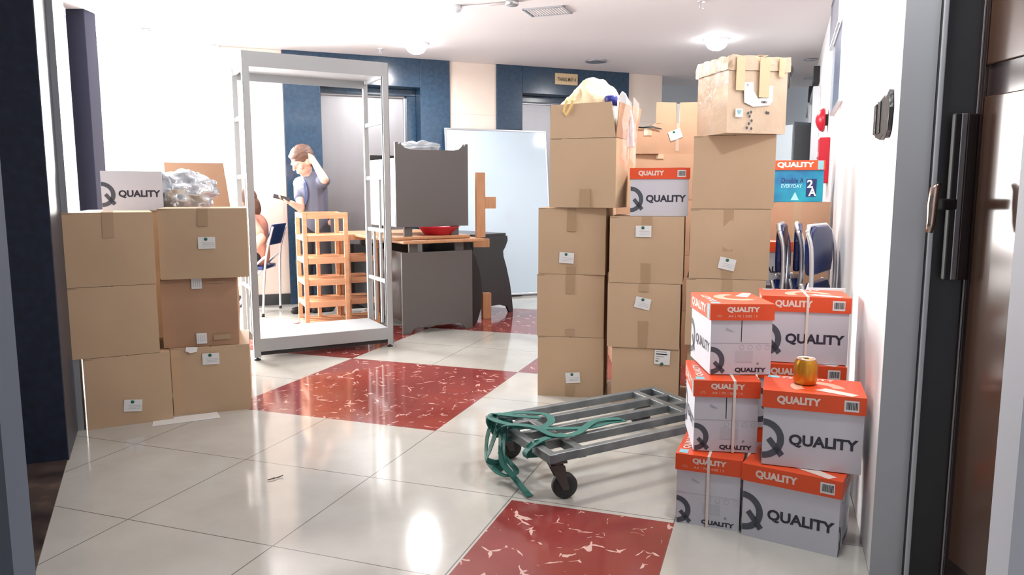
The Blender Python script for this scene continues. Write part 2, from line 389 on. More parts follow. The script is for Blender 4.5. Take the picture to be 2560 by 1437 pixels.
# far doors on right wall
for k, (t0, t1) in enumerate(((5.5, 6.4), (7.0, 7.9))):
    d = bpy.data.objects.new('door_%d' % (k + 3), None); COL.objects.link(d); d.matrix_world = RW; d['kind'] = 'structure'
    MB().box(t0, t1, .002, .05, 0, 2.1, 'lgrey').build('door_leaf', d, .004)
    MB().box(t0 - .06, t0, .002, .07, 0, 2.16, 'alu').box(t1, t1 + .06, .002, .07, 0, 2.16, 'alu').box(t0, t1, .002, .07, 2.1, 2.16, 'alu').build('door_frame', d)
for t0, lab in ((5.9, 'small dark sign box above the nearer grey door on the right wall'), (7.4, 'small dark sign box above the farther grey door on the right wall')):
    o = MB().box(t0, t0 + .3, .0, .06, 2.26, 2.42, 'black').box(t0 + .01, t0 + .29, .06, .062, 2.27, 2.41, 'fgrey').build('door_sign', None, .004, RW)
    tag(o, lab, 'sign', 'sign boxes above the far doors')
# black frame + brown door leaf, hinged open towards the camera
p = MB(); p.box(-.03, .02, -.22, -.088, 0, 2.57, 'black'); p.box(-.045, -.03, -.10, -.088, 0, 2.5, 'jamb'); struct(p, 'trim_7', .003, RW)
d = bpy.data.objects.new('door_5', None); COL.objects.link(d); d['kind'] = 'structure'
P = Vector((1.240, 2.055, 0)); dv = Vector((.03, -1, 0)).normalized(); nv = Vector((-dv.y, dv.x, 0)) * -1   # nv towards camera-left
if nv.x > 0: nv = -nv
def leafbox(s0, s1, z0, z1, t0, t1, m, mb):
    q = [P + dv * s0 + nv * t0, P + dv * s1 + nv * t0, P + dv * s1 + nv * t1, P + dv * s0 + nv * t1]
    mb.hexa([x + Vector((0, 0, z0)) for x in q] + [x + Vector((0, 0, z1)) for x in q], m)
mb = MB(); leafbox(0, .9, .01, 2.5, -.04, 0, 'brown_door', mb); mb.build('door_leaf', d, .002)
mb = MB(); leafbox(.07, .8, .12, 1.40, 0, .006, 'brown_door2', mb); leafbox(.07, .8, 1.48, 2.4, 0, .006, 'brown_door2', mb); mb.build('door_panel', d, .003)
mb = MB(); leafbox(.040, .043, .01, 2.5, .001, .004, 'chrome', mb); leafbox(.066, .069, .9, 2.5, .001, .007, 'bronze', mb); leafbox(.3, .6, 1.42, 1.435, .006, .02, 'chrome', mb); mb.build('edge_strip', d)
mb = MB(); leafbox(.035, .05, .915, 1.36, .030, .048, 'steel', mb); leafbox(.035, .052, .915, 1.36, .048, .066, 'black', mb); leafbox(.0, .05, .915, 1.36, .0, .030, 'brown_door', mb); mb.build('lock_plate', d, .003)
hb = P + Vector((-.075, -.06, 1.12))
mb = MB(); mb.bar(hb + Vector((.03, .02, 0)), hb + Vector((-.025, -.01, 0)), .022, .03, 'black')
h = mb.build('handle_spindle', d, .004)
mb = MB(); hp = [hb + Vector((-.03, -.01, .055)), hb + Vector((-.042, -.012, .04)), hb + Vector((-.045, -.012, 0)), hb + Vector((-.046, -.012, -.05)), hb + Vector((-.05, -.012, -.075))]
mb.tube(hp, .01, 'bronze', 12, rs=[.007, .0125, .0135, .011, .009]); mb.build('door_handle', h)

# things on the right wall
mb = MB(); pts = [(.12, 1.335), (.16, 1.315), (.22, 1.33), (.30, 1.318), (.44, 1.335), (.45, 1.44), (.40, 1.45), (.36, 1.445), (.24, 1.45), (.20, 1.44), (.13, 1.455), (.10, 1.40)]
mb.prism([(a, .001, b) for a, b in pts], (0, .012, 0), 'blacktape'); mb.box(.30, .43, .011, .017, 1.34, 1.44, 'blacktape'); mb.box(.37, .43, .015, .021, 1.342, 1.438, 'blacktape')
tag(mb.build('tape_patch', None, .002, RW), 'ragged patch of black tape stuck on the white right wall beside the door', 'tape')
def picture(t0, t1, z0, z1, lab):
    r = thing('wall_picture', lab, 'picture', (0, 0, 0), 0, 'framed boards on the right wall'); r.matrix_world = RW @ Matrix.Translation(((t0 + t1) / 2, 0, z0))
    w2 = (t1 - t0) / 2; h_ = z1 - z0
    MB().box(-w2, w2, .002, .018, 0, h_, 'picture').build('board', r)
    MB().box(-w2 - .015, w2 + .015, .0, .025, -.015, 0, 'alu').box(-w2 - .015, w2 + .015, .0, .025, h_, h_ + .015, 'alu').box(-w2 - .015, -w2, .0, .025, 0, h_, 'alu').box(w2, w2 + .015, .0, .025, 0, h_, 'alu').build('picture_frame', r)
picture(2.3, 3.15, 1.68, 2.12, 'dark blue framed board on the right wall above the folding chairs')
picture(2.75, 3.7, 2.2, 2.5, 'upper narrow framed board on the right wall just under the ceiling')
r = thing('alarm_bell', 'round red fire alarm bell on the right wall above the red box', 'alarm bell'); r.matrix_world = RW @ Matrix.Translation((3.85, 0, 1.70))
MB().lathe([(.03, 0), (.03, .02), (.085, .022), (.09, .035), (.08, .055), (.05, .075), (.015, .088)], 'red', ax=(0, 1, 0)).build('bell_dome', r)
MB().box(-.04, .04, 0, .02, -.04, .04, 'black').build('bell_mount', r)
r = thing('fire_box', 'red fire alarm box on the right wall under the round bell', 'fire alarm box'); r.matrix_world = RW @ Matrix.Translation((3.5, 0, 1.22))
MB().box(-.12, .12, 0, .07, 0, .32, 'red').build('box_body', r, .006)
MB().lathe([(.025, 0), (.025, .01), (.02, .014)], 'white_pl', c=(0, .07, .2), ax=(0, 1, 0)).build('push_button', r)

# ------------------------------------------------------------------ ceiling fittings
def lamp(x, y, lab, on=True, e=30, grp='round ceiling downlights', rad=.1):
    r = thing('ceiling_light', lab, 'ceiling light', (x, y, 2.57), 0, grp)
    MB().lathe([(rad, -.004), (rad + .02, -.004), (rad + .02, -.012), (rad, -.016)], 'ceil' if on else 'alu').build('trim_ring', r)
    MB().lathe([(rad, -.002), (rad, -.03), (rad * .93, -.055), (rad * .75, -.08), (rad * .4, -.098), (0, -.103)] if on else [(rad, -.002), (rad, -.014), (0, -.016)], 'lamp' if on else 'alu').build('diffuser', r)  # lit lamps bulge into a dome that stands in for their glare
    if on and e:
        l = bpy.data.lights.new('lamp_light', 'AREA'); l.shape = 'DISK'; l.size = rad * 2; l.energy = e; l.color = (1, .985, .97)
        lo = bpy.data.objects.new('lamp_light', l); COL.objects.link(lo); lo.parent = r; lo.location = (0, 0, -.108)
    return r
lamp(-.917, 7.31, 'lit round ceiling light left of centre, above the whiteboard', e=34)
lamp(1.906, 7.125, 'lit round ceiling light on the right, above the tall taped box', e=34)
lamp(1.15, 4.15, 'lit round ceiling light overhead near the right wall', e=34)
lamp(.8, 2.0, 'lit round ceiling light over the doorway', e=17)
lamp(3.6, 8.6, 'lit round ceiling light in the far corridor', e=36)
lamp(.91, 8.259, 'unlit recessed ceiling light in front of the second elevator', False)
lamp(3.197, 8.162, 'nearer small unlit downlight in the far corridor', False, rad=.05)
lamp(3.72, 9.5, 'farther small unlit downlight in the far corridor', False, rad=.05)
def sprinkler(x, y, lab):
    r = thing('sprinkler', lab, 'sprinkler', (x, y, 2.57), 0, 'ceiling sprinklers')
    MB().lathe([(.028, 0), (.028, -.006), (.008, -.008), (.008, -.035)], 'chrome').build('body', r)
    MB().lathe([(.02, -.05), (.022, -.052)], 'chrome').tube([(.008, 0, -.03), (.012, 0, -.042), (.004, 0, -.05)], .002, 'chrome', 6).tube([(-.008, 0, -.03), (-.012, 0, -.042), (-.004, 0, -.05)], .002, 'chrome', 6).build('deflector', r)
sprinkler(1.412, 5.749, 'small sprinkler hanging from the ceiling at top centre right')
sprinkler(-1.31, 7.587, 'small sprinkler on the ceiling above the first elevator')
r = thing('smoke_detector', 'small round smoke detector on the bright ceiling at left', 'smoke detector', (-3.2, 6.7, 2.57))
MB().lathe([(.05, 0), (.05, -.012), (.035, -.03), (.0, -.034)], 'alu').build('body', r); MB().lathe([(.008, -.033), (.008, -.038)], 'red').build('indicator', r)
r = thing('ceiling_vent', 'square slatted air vent in the ceiling', 'vent', (.28, 6.03, 2.57), math.radians(-20))
mb = MB(); mb.box(-.17, .17, -.12, -.105, -.012, 0, 'alu').box(-.17, .17, .105, .12, -.012, 0, 'alu').box(-.17, -.155, -.12, .12, -.012, 0, 'alu').box(.155, .17, -.12, .12, -.012, 0, 'alu'); mb.build('vent_frame', r)
mb = MB()
for k in range(14): x = -.145 + k * .0223; mb.box(x, x + .012, -.105, .105, -.009, -.002, 'wall')
mb.build('slats', r); MB().box(-.155, .155, -.105, .105, -.0015, 0, 'print').build('duct_opening', r)
r = thing('security_camera', 'white camera on a thin ceiling conduit at top centre', 'camera', (-.429, 5.892, 2.57))
MB().lathe([(.045, 0), (.045, -.02), (.035, -.04), (.015, -.05)], 'white_pl').build('camera_dome', r)
MB().tube([(0.03, -.01, -.012), (.22, -.07, -.012), (.40, -.14, -.012)], .009, 'ceil', 8).build('conduit', r)
MB().lathe([(.05, 0), (.05, -.025), (.04, -.035)], 'alu', c=(.43, -.15, 0)).build('junction_box', r)

# elevator sign
r = thing('elevator_sign', 'small beige sign with dark lettering above the second elevator', 'sign'); r.matrix_world = WX @ Matrix.Translation((3.14, -.03, 2.45))
MB().box(-.145, .145, -.012, 0, -.065, .065, 'plate').build('plate', r, .006)
MB().text('THANG MÁY 4', (-.115, -.014, -.026), (.23, 0, 0), (0, 0, .055), 'black_ink', .01).build('lettering', r)

# ------------------------------------------------------------------ cardboard boxes
KR = 'brown cardboard boxes in the stacks'
def rect_on(mb, cx, cz, w_, h_, rot, y, m):
    c_, s_ = math.cos(rot), math.sin(rot)
    o = Vector((cx - c_ * w_ / 2 + s_ * h_ / 2, y, cz - s_ * w_ / 2 - c_ * h_ / 2))
    mb.quad(o, (w_ * c_, 0, w_ * s_), (-h_ * s_, 0, h_ * c_), m)
def ship_label(r, w, d, h, spec):
    u, v, rot, kind = spec; rot = math.radians(rot); cx = (u - .5) * w; cz = v * h; y = -d / 2
    c_, s_ = math.cos(rot), math.sin(rot)
    W_, H_ = {'s': (.082, .060), 'b': (.082, .078), 't': (.05, .055)}[kind]
    def loc(a, b): return cx + a * c_ - b * s_, cz + a * s_ + b * c_
    mb = MB(); o = [(loc(a * W_ / 2, b * H_ / 2)) for a, b in ((-1, -1), (1, -1), (1, 1), (-1, 1))]
    mb.prism([(a, y - .0005, b) for a, b in o], (0, -.0008, 0), 'paper')
    yy = y - .0018
    if kind == 's':
        gx, gy = loc(-.003, .019); mb.lathe([(.0085, 0), (.0085, .0004)], 'green', c=(gx, yy, gy), ax=(0, -1, 0), n=14)
        for k in range(3): a, b = loc(.006 + .004 * (k % 2), .0 - .008 * k); rect_on(mb, a, b, .055, .0012, rot, yy, 'print')
    elif kind == 'b':
        for k, (ww, hh, m) in enumerate(((.055, .004, 'print'), (.06, .006, 'black_ink'), (.045, .003, 'print'), (.02, .004, 'print'), (.015, .006, 'black_ink'))):
            a, b = loc(-.034 + ww / 2, .030 - .013 * k); rect_on(mb, a, b, ww, hh, rot, yy, m)
        gx, gy = loc(0, -.036); mb.lathe([(.009, 0), (.009, .0004)], 'green', c=(gx, yy, gy), ax=(0, -1, 0), n=14)
    else:
        for k in range(4): a, b = loc(-.015 + .01 * k, 0); rect_on(mb, a, b, .0015, .035, rot, yy, 'print')
    mb.build('shipping_label', r)
def carton_body(w, d, h, seed, m, bulge=.006, open_top=False):
    """corrugated box with slightly bowed walls, split top flaps"""
    n = 8; mb = MB(); rnd = random.Random(seed); ph = rnd.random() * 9
    def wall(o, ux, uy, nrm):
        vv = []; o, ux, uy, nrm = map(Vector, (o, ux, uy, nrm))
        for j in range(n + 1):
            for i in range(n + 1):
                a, b = i / n, j / n; k = math.sin(PI * a) * math.sin(PI * b)
                q = noise.noise(Vector((a * 2 + ph, b * 2, seed * .37))) * .5 + .3
                vv.append(o + ux * a + uy * b + nrm * bulge * k * q * 2)
        fs = [(j * (n + 1) + i, j * (n + 1) + i + 1, (j + 1) * (n + 1) + i + 1, (j + 1) * (n + 1) + i) for j in range(n) for i in range(n)]
        mb.add(vv, fs, m, True)
    x, y = w / 2, d / 2; hh = h - .003
    wall((-x, -y, 0), (w, 0, 0), (0, 0, hh), (0, -1, 0)); wall((x, -y, 0), (0, d, 0), (0, 0, hh), (1, 0, 0))
    wall((x, y, 0), (-w, 0, 0), (0, 0, hh), (0, 1, 0)); wall((-x, y, 0), (0, -d, 0), (0, 0, hh), (-1, 0, 0))
    mb.add([(-x, -y, 0), (x, -y, 0), (x, y, 0), (-x, y, 0)], [(3, 2, 1, 0)], m)
    if not open_top:
        t = .004; g = .002
        l1, l2 = rnd.random() * .005, rnd.random() * .005
        mb.box(-x, -g, -y, y, hh - t, h, m); mb.box(g, x, -y, y, hh - t, h, m)
        mb.add([(-x + .003, -y + .003, hh - t - .001), (x - .003, -y + .003, hh - t - .001), (x - .003, y - .003, hh - t - .001), (-x + .003, y - .003, hh - t - .001)], [(0, 1, 2, 3)], 'kraft_in')
    return mb
_seed = [0]
def carton(lab, mid, a, w, z0, h, d=.45, labels=(), m='kraft', tape=(.26, .22), grp=KR, name='cardboard_box', off=0, edge='front'):
    """mid = middle of the front bottom edge on plan; a = direction of the front edge"""
    _seed[0] += 1
    D = az(a); dep = Vector((-D.y, D.x, 0)); c = Vector((mid[0], mid[1], 0)) + dep * d / 2
    r = thing(name, lab, 'cardboard box', (c.x, c.y, z0), rz_of(a), grp)
    b = carton_body(w, d, h, _seed[0], m); b.build('box_body', r)
    if tape:
        t1, t0 = tape; tw = .05; x = w * off; y = -d / 2; e = .0074
        if t1:
            mb = MB()
            mb.hexa([(x - tw / 2, y - e, h * (1 - t1)), (x + tw / 2, y - e, h * (1 - t1)), (x + tw / 2, y - e + .004, h * (1 - t1)), (x - tw / 2, y - e + .004, h * (1 - t1)),
                     (x - tw / 2, y - .001, h), (x + tw / 2, y - .001, h), (x + tw / 2, y + .003, h), (x - tw / 2, y + .003, h)], 'tape')
            mb.box(x - tw / 2, x + tw / 2, -d / 2 - .001, d / 2 + .001, h, h + .0008, 'tape'); mb.build('packing_tape', r)
        if t0:
            mb = MB()
            mb.hexa([(x - tw / 2, y - .001, 0.002), (x + tw / 2, y - .001, .002), (x + tw / 2, y + .003, .002), (x - tw / 2, y + .003, .002),
                     (x - tw / 2, y - e, h * t0), (x + tw / 2, y - e, h * t0), (x + tw / 2, y - e + .004, h * t0), (x - tw / 2, y - e + .004, h * t0)], 'tape'); mb.build('packing_tape', r)
    for s in labels: ship_label(r, w, d + .014, h, s)
    return r
# left group, front
carton('brown cardboard box on the floor at left, tilted label near its bottom', (-1.905, 3.591), 62.1, .383, 0, .352, labels=((.53, .28, -6, 's'),), tape=None)
carton('plain brown cardboard box without label, middle of the far left stack', (-1.945, 3.570), 62.1, .386, .354, .346, tape=None)
carton('plain brown cardboard box topping the far left stack, faint tape on its front', (-1.945, 3.570), 62.1, .392, .702, .355, tape=(.34, 0))
carton('brown cardboard box on the floor beside the grey steel frame, label near its top', (-1.577, 3.798), 70.4, .382, 0, .355, labels=(((.5), .82, 0, 's'),), tape=None)
rb = carton('reddish brown cardboard box in the left group with two white stickers', (-1.618, 3.796), 70.4, .364, .357, .356, m='kraft2', labels=((.47, .93, 0, 't'), (.5, .12, 0, 't')), tape=None)
mb = MB(); rect_on(mb, .10, .045, .085, .028, 0, -.2335, 'tape'); mb.build('printed_block', rb); mb = MB(); rect_on(mb, .08, .335, .09, .008, 0, -.2325, 'tape'); mb.build('printed_line', rb)
carton('tan cardboard box topping the left group beside the grey steel frame, label at mid height', (-1.572, 3.775), 70.4, .420, .716, .357, labels=((.53, .51, 0, 's'),), tape=(.25, 0))
o = MB().prism([(0, 0, 0), (.055, .005, -.004), (.05, .004, -.028), (.02, -.002, -.032), (-.004, -.004, -.02)], (0, -.001, 0), 'paper').build('torn_paper', None, 0, Matrix.Translation((-1.68, 3.745, .362)) @ Matrix.Rotation(rz_of(70), 4, 'Z'))
tag(o, 'small torn scrap of white paper sticking out under the reddish box', 'paper scrap')
# left group, rear row
for z, lab in ((0, 'brown cardboard box at the bottom of the hidden rear row at left'), (.354, 'brown cardboard box in the middle of the hidden rear row at left'), (.708, 'brown cardboard box behind the top left boxes carrying the white paper box')):
    carton(lab, (-2.06, 4.15), 66, .60, z, .354 if z < .7 else .345, .36, tape=None)
for z, lab in ((0, 'brown cardboard box on the floor behind the tan boxes at left'), (.354, 'brown cardboard box behind the reddish box at left'), (.708, 'brown cardboard box carrying the large upright cardboard flap at left')):
    carton(lab, (-2.05, 4.58), 66, .50, z, .354, .34, tape=None)
o = MB().hexa([(-.18, 0, 0), (.18, 0, 0), (.18, .01, 0), (-.18, .01, 0), (-.19, .04, .275), (.15, .04, .275), (.15, .05, .275), (-.19, .05, .275)], 'kraft2').build('cardboard_sheet', None, 0, Matrix.Translation((-1.955, 4.66, 1.0625)) @ Matrix.Rotation(rz_of(66), 4, 'Z'))
o.matrix_world = Matrix.Identity(4); tag(o, 'large brown cardboard sheet standing upright behind the top left boxes', 'cardboard sheet')

# middle group
carton('brown cardboard box at the floor of the first middle column, label low on its front', (.330, 4.10), 100.5, .372, 0, .345, labels=((.54, .33, 5, 's'),), tape=(0, .2))
carton('brown cardboard box without label in the middle of the first column', (.326, 4.10), 100.5, .376, .347, .352, tape=(.3, .12))
carton('brown cardboard box third from the floor in the first column, under the open box', (.330, 4.10), 104, .376, .701, .368, labels=((.43, .25, -3, 's'),), tape=(.35, .12))
carton('brown cardboard box at the floor of the second column with a large printed label', (.722, 3.93), 104, .36, 0, .318, labels=((.75, .86, -2, 'b'),), tape=(0, 0))
carton('brown cardboard box second in its column with a label tilted clockwise', (.705, 3.925), 104, .385, .320, .350, labels=((.49, .70, -12, 's'),), tape=(.12, .42))
carton('brown cardboard box under the white and orange paper box, label near its top', (.712, 3.923), 104, .388, .672, .355, labels=((.46, .78, 0, 's'),), tape=(.18, .3))
carton('brown cardboard box at the floor of the third column, behind the trolley', (1.12, 3.85), 105, .37, 0, .352, tape=None)
carton('brown cardboard box second in the third column, mostly behind the orange lid', (1.105, 3.80), 105, .395, .354, .354, tape=(.3, 0), off=.02)
carton('brown cardboard box third in the third column with a label tilted clockwise', (1.115, 3.795), 105, .395, .710, .358, labels=((.48, .22, -12, 's'),), tape=(.6, .2), off=-.02)
carton('plain tan cardboard box without label directly under the heavily taped box', (1.122, 3.792), 105, .398, 1.070, .368, tape=(0, 0))

# open box with contents
_seed[0] += 1
D = az(114); dep = Vector((-D.y, D.x, 0)); W_, H_, DD = .375, .372, .40
c = Vector((.380, 4.05, 0)) + dep * DD / 2
r = thing('open_cardboard_box', 'tall open cardboard box with raised flaps and a cream plastic bag inside', 'cardboard box', (c.x, c.y, 1.0715), rz_of(114), KR)
mb = carton_body(W_, DD, H_, 77, 'kraft', open_top=True); mb.box(-W_ / 2 + .005, W_ / 2 - .005, -DD / 2 + .005, DD / 2 - .005, .25, .255, 'kraft_in'); mb.build('box_body', r)
fh = .182
for nm, q, th_ in (('front', [(-W_ / 2, -DD / 2, H_), (W_ / 2 - .004, -DD / 2, H_), (W_ / 2 - .028, -DD / 2 - .004, H_ + fh + .002), (-W_ / 2 + .003, -DD / 2 + .004, H_ + fh)], (0, .004, 0)),
              ('right', [(W_ / 2, -DD / 2, H_), (W_ / 2, DD / 2, H_), (W_ / 2 + .03, DD / 2, H_ + fh), (W_ / 2 + .012, -DD / 2 + .01, H_ + fh)], (-.004, 0, 0)),
              ('left', [(-W_ / 2, -DD / 2, H_), (-W_ / 2, DD / 2, H_), (-W_ / 2 - .015, DD / 2, H_ + fh), (-W_ / 2 - .005, -DD / 2 + .02, H_ + fh)], (.004, 0, 0)),
              ('back', [(-W_ / 2, DD / 2, H_), (W_ / 2, DD / 2, H_), (W_ / 2, DD / 2 + .03, H_ + fh), (-W_ / 2, DD / 2 + .03, H_ + fh)], (0, -.004, 0))):
    MB().prism(q, th_, 'kraft2' if nm == 'right' else 'kraft').build('flap', r)
mb = MB()
for k in range(2):
    pts = []
    for i in range(9):
        t_ = i / 8; pts.append(((W_ / 2 + .016 + .018 * t_ + .004 * math.sin(i * 2.1 + k)), -DD / 2 + .10 + k * .16 + .02 * math.sin(i), .25 + t_ * (.33 + .01 * k)))
    mb.ribbon(pts, .13, .0006, 'film', (1, 0, 0))
mb.build('tape_film', r)
mb = MB().box(-.028 + .02, .028 + .02, -DD / 2 - .0075, -DD / 2 - .004, .0, .10, 'tape'); mb.build('packing_tape', r)
RX = Matrix.Translation((c.x, c.y, 1.0715)) @ Matrix.Rotation(rz_of(114), 4, 'Z')
def lump(seed, amp, fr): return lambda p: 1 + amp * noise.noise(p * fr + Vector((seed, seed, 0)))
mb = MB(); mb.ell((.0, .0, .49), (.155, .155, .215), 'bag', None, 44, 32, lump(3, .16, 2.6)); mb.ell((-.085, -.05, .47), (.10, .11, .165), 'bag', None, 30, 24, lump(8, .2, 3))
tag(mb.build('plastic_bag', None, 0, RX), 'cream translucent plastic bag bulging out of the tall open box', 'plastic bag')
mb = MB(); mb.ribbon([(-.085, -.175, .585), (-.088, -.205, .572), (-.10, -.21, .545), (-.105, -.212, .515), (-.095, -.211, .495), (-.08, -.211, .515), (-.065, -.209, .545), (-.055, -.2055, .572), (-.05, -.18, .585)], .014, .0012, 'bag2', (0, 1, 0))
tag(mb.build('bag_handle', None, 0, RX), 'yellow plastic bag handle hanging over the front flap of the open box', 'bag handle')
r2 = thing('bottle', 'white bottle with a blue cap poking out of the open box', 'bottle', RX @ Vector((.125, -.10, .34)))
MB().lathe([(.03, 0), (.032, .02), (.032, .2), (.025, .235), (.02, .24)], 'white_pl').build('bottle_body', r2)
MB().lathe([(.034, .205), (.035, .25), (.03, .258)], 'blue_cap').build('cap', r2)
r2 = thing('folded_pouch', 'pale blue folded plastic pouch standing up at the rear right of the open box', 'pouch', RX @ Vector((.165, .0, .33)), rz_of(104))
mb = MB(); pts = [(-.05, 0, 0), (-.048, 0, .2), (-.03, 0, .27), (-.008, 0, .305), (.012, 0, .29), (.035, 0, .24), (.055, 0, .14), (.06, 0, 0)]
mb.prism(pts, (0, .012, 0), 'white_pl'); mb.prism([(p_[0] * .9 + .01, .018, p_[2] * .9) for p_ in pts], (0, .01, 0), 'silver'); mb.build('pouch_body', r2, .004)

# tall taped box (third column top)
D = az(76); dep = Vector((-D.y, D.x, 0)); W_, DD, H_ = .322, .30, .352
c = Vector((1.195, 3.69, 0)) + dep * DD / 2
r = thing('taped_cardboard_box', 'battered cardboard box wrapped in yellowed tape, topmost of the third column', 'cardboard box', (c.x, c.y, 1.4395), rz_of(76), KR)
carton_body(W_, DD, H_, 31, 'ctape', .012).build('box_body', r)
mb = MB(); zb = H_ - .055; X2, Y2 = W_ / 2 + .010, DD / 2 + .010
n = 14
def ringpts(z, ex, wob):
    out = []
    for side in range(4):
        for i in range(n):
            t_ = i / n
            x, y = [(-1 + 2 * t_, -1), (1, -1 + 2 * t_), (1 - 2 * t_, 1), (-1, 1 - 2 * t_)][side]
            k = noise.noise(Vector((x * 3, y * 3, z * 20))) * wob
            out.append((x * (X2 + ex + k), y * (Y2 + ex + k), z + k * 1.2))
    return out
rows = [ringpts(zb, 0, .005), ringpts(zb + .035, .001, .004), ringpts(H_ + .012, -.004, .010), ringpts(H_ + .014, -.04, .006)]
vv = [p_ for rw in rows for p_ in rw]; q = 4 * n
fs = [(i * q + j, i * q + (j + 1) % q, (i + 1) * q + (j + 1) % q, (i + 1) * q + j) for i in range(3) for j in range(q)] + [tuple(3 * q + j for j in range(q))]
mb.add(vv, fs, 'ctape'); mb.build('lid_flaps', r)
mb = MB(); yb = -DD / 2 - .0148
for x0, x1, z0, z1 in ((-.005, .05, .17, H_ + .005), (-.13, -.085, .20, H_ + .005), (.10, .13, .27, H_ + .005)):
    mb.box(x0, x1, yb - .006, yb - .002, z0, z1, 'ytape')
mb.box(.0, .05, -.15, .15, H_ + .019, H_ + .0205, 'ytape')
mb.box(-W_ / 2 - .017, -W_ / 2 - .013, -.10, -.05, .22, H_, 'film'); mb.build('yellow_tape', r)
mb = MB(); yb = -DD / 2 - .0135
mb.prism([(-.085, yb, .24), (-.035, yb, .243), (-.03, yb, .20), (-.005, yb, .165), (.02, yb, .17), (.022, yb, .225), (.075, yb, .228), (.075, yb, .155), (.06, yb, .135), (-.03, yb, .125), (-.08, yb, .145)][::-1], (0, -.001, 0), 'paper')
mb.text('A', (-.07, yb - .003, .222), (.01, 0, 0), (0, 0, .012), 'grey_ink'); mb.text('RMN', (.012, yb - .003, .143), (.03, 0, 0), (0, 0, .011), 'black_ink', .01)
mb.build('torn_label', r)
mb = MB(); mb.box(-.125, -.085, yb - .001, yb, .075, .115, 'paper'); mb.prism([(-.118, yb - .002, .108), (-.092, yb - .002, .108), (-.098, yb - .002, .093), (-.108, yb - .002, .088)], (0, -.001, 0), 'teal')
for x, z in ((-.055, .095), (-.04, .10), (-.047, .08), (-.035, .06), (-.05, .045), (-.06, .025), (-.035, .022), (.045, .10), (.055, .098)): mb.ell((x, yb, z), (.006, .0012, .007), 'grey_ink', None, 8, 6)
mb.build('marks', r)
mb = MB(); mb.prism([(W_ / 2 + .014, -.16, .33), (W_ / 2 + .035, -.15, .31), (W_ / 2 + .02, -.145, .27), (W_ / 2 + .03, -.14, .24), (W_ / 2 + .010, -.15, .22)], (0, .006, 0), 'black'); mb.build('torn_edge', r); mb = MB(); mb.prism([(-W_ / 2 - .01, -DD / 2 - .018, .305), (-W_ / 2 + .005, -DD / 2 - .018, .345), (-W_ / 2 + .012, -DD / 2 - .018, .31)], (0, -.002, 0), 'tape'); mb.build('torn_corner', r)

# rear boxes between the columns
for z, h_, lab in ((0, .37, 'brown cardboard box at the bottom of the rear row behind the columns'), (.372, .37, 'brown cardboard box second in the rear row behind the columns'), (.744, .36, 'brown cardboard box third in the rear row behind the columns'), (1.106, .295, 'brown cardboard box in the rear row, seen above the white and orange paper box')):
    carton(lab, (.96, 4.88), 92, .56, z, h_, .42, m='kraft2', tape=(.1, 0) if z > 1 else None)
r = carton('reddish cardboard box with open upright flaps and a tilted label, behind the columns', (1.085, 4.90), 92, .30, 1.402, .20, .35, m='kraft2', labels=((.42, .62, 20, 's'),), tape=None)
MB().prism([(-.15, -.175, .2), (-.015, -.175, .2), (-.02, -.17, .33), (-.148, -.17, .333)], (0, .004, 0), 'kraft2').build('flap', r)
MB().prism([(.0, -.175, .2), (.15, -.175, .2), (.15, -.17, .333), (.005, -.17, .33)], (0, .004, 0), 'kraft2').build('flap', r)
MB().ribbon([(-.01, -.185, .02), (-.012, -.186, .1), (-.006, -.185, .2), (-.008, -.180, .32)], .02, .0008, 'film', (0, 1, 0)).build('packing_tape', r)
r = carton('small crushed cardboard box with a dark torn edge behind the open box', (.875, 4.86), 95, .15, 1.402, .165, .28, m='kraft2', labels=(), tape=(.3, 0))
MB().prism([(-.1, -.15, .175), (-.03, -.155, .17), (.02, -.15, .178), (.09, -.15, .158), (.085, -.15, .152), (.02, -.15, .165), (-.03, -.15, .160), (-.1, -.15, .168)], (0, -.003, 0), 'black').build('torn_edge', r)
r = carton('large brown cardboard box by the right wall under the blue paper box', (1.776, 4.60), 95, .375, .55, .545, .38, m='kraft2', tape=(.6, 0), off=-.03)
carton('brown cardboard box on the floor by the right wall, under the large one', (1.776, 4.60), 95, .375, 0, .548, .38, m='kraft2', tape=None)

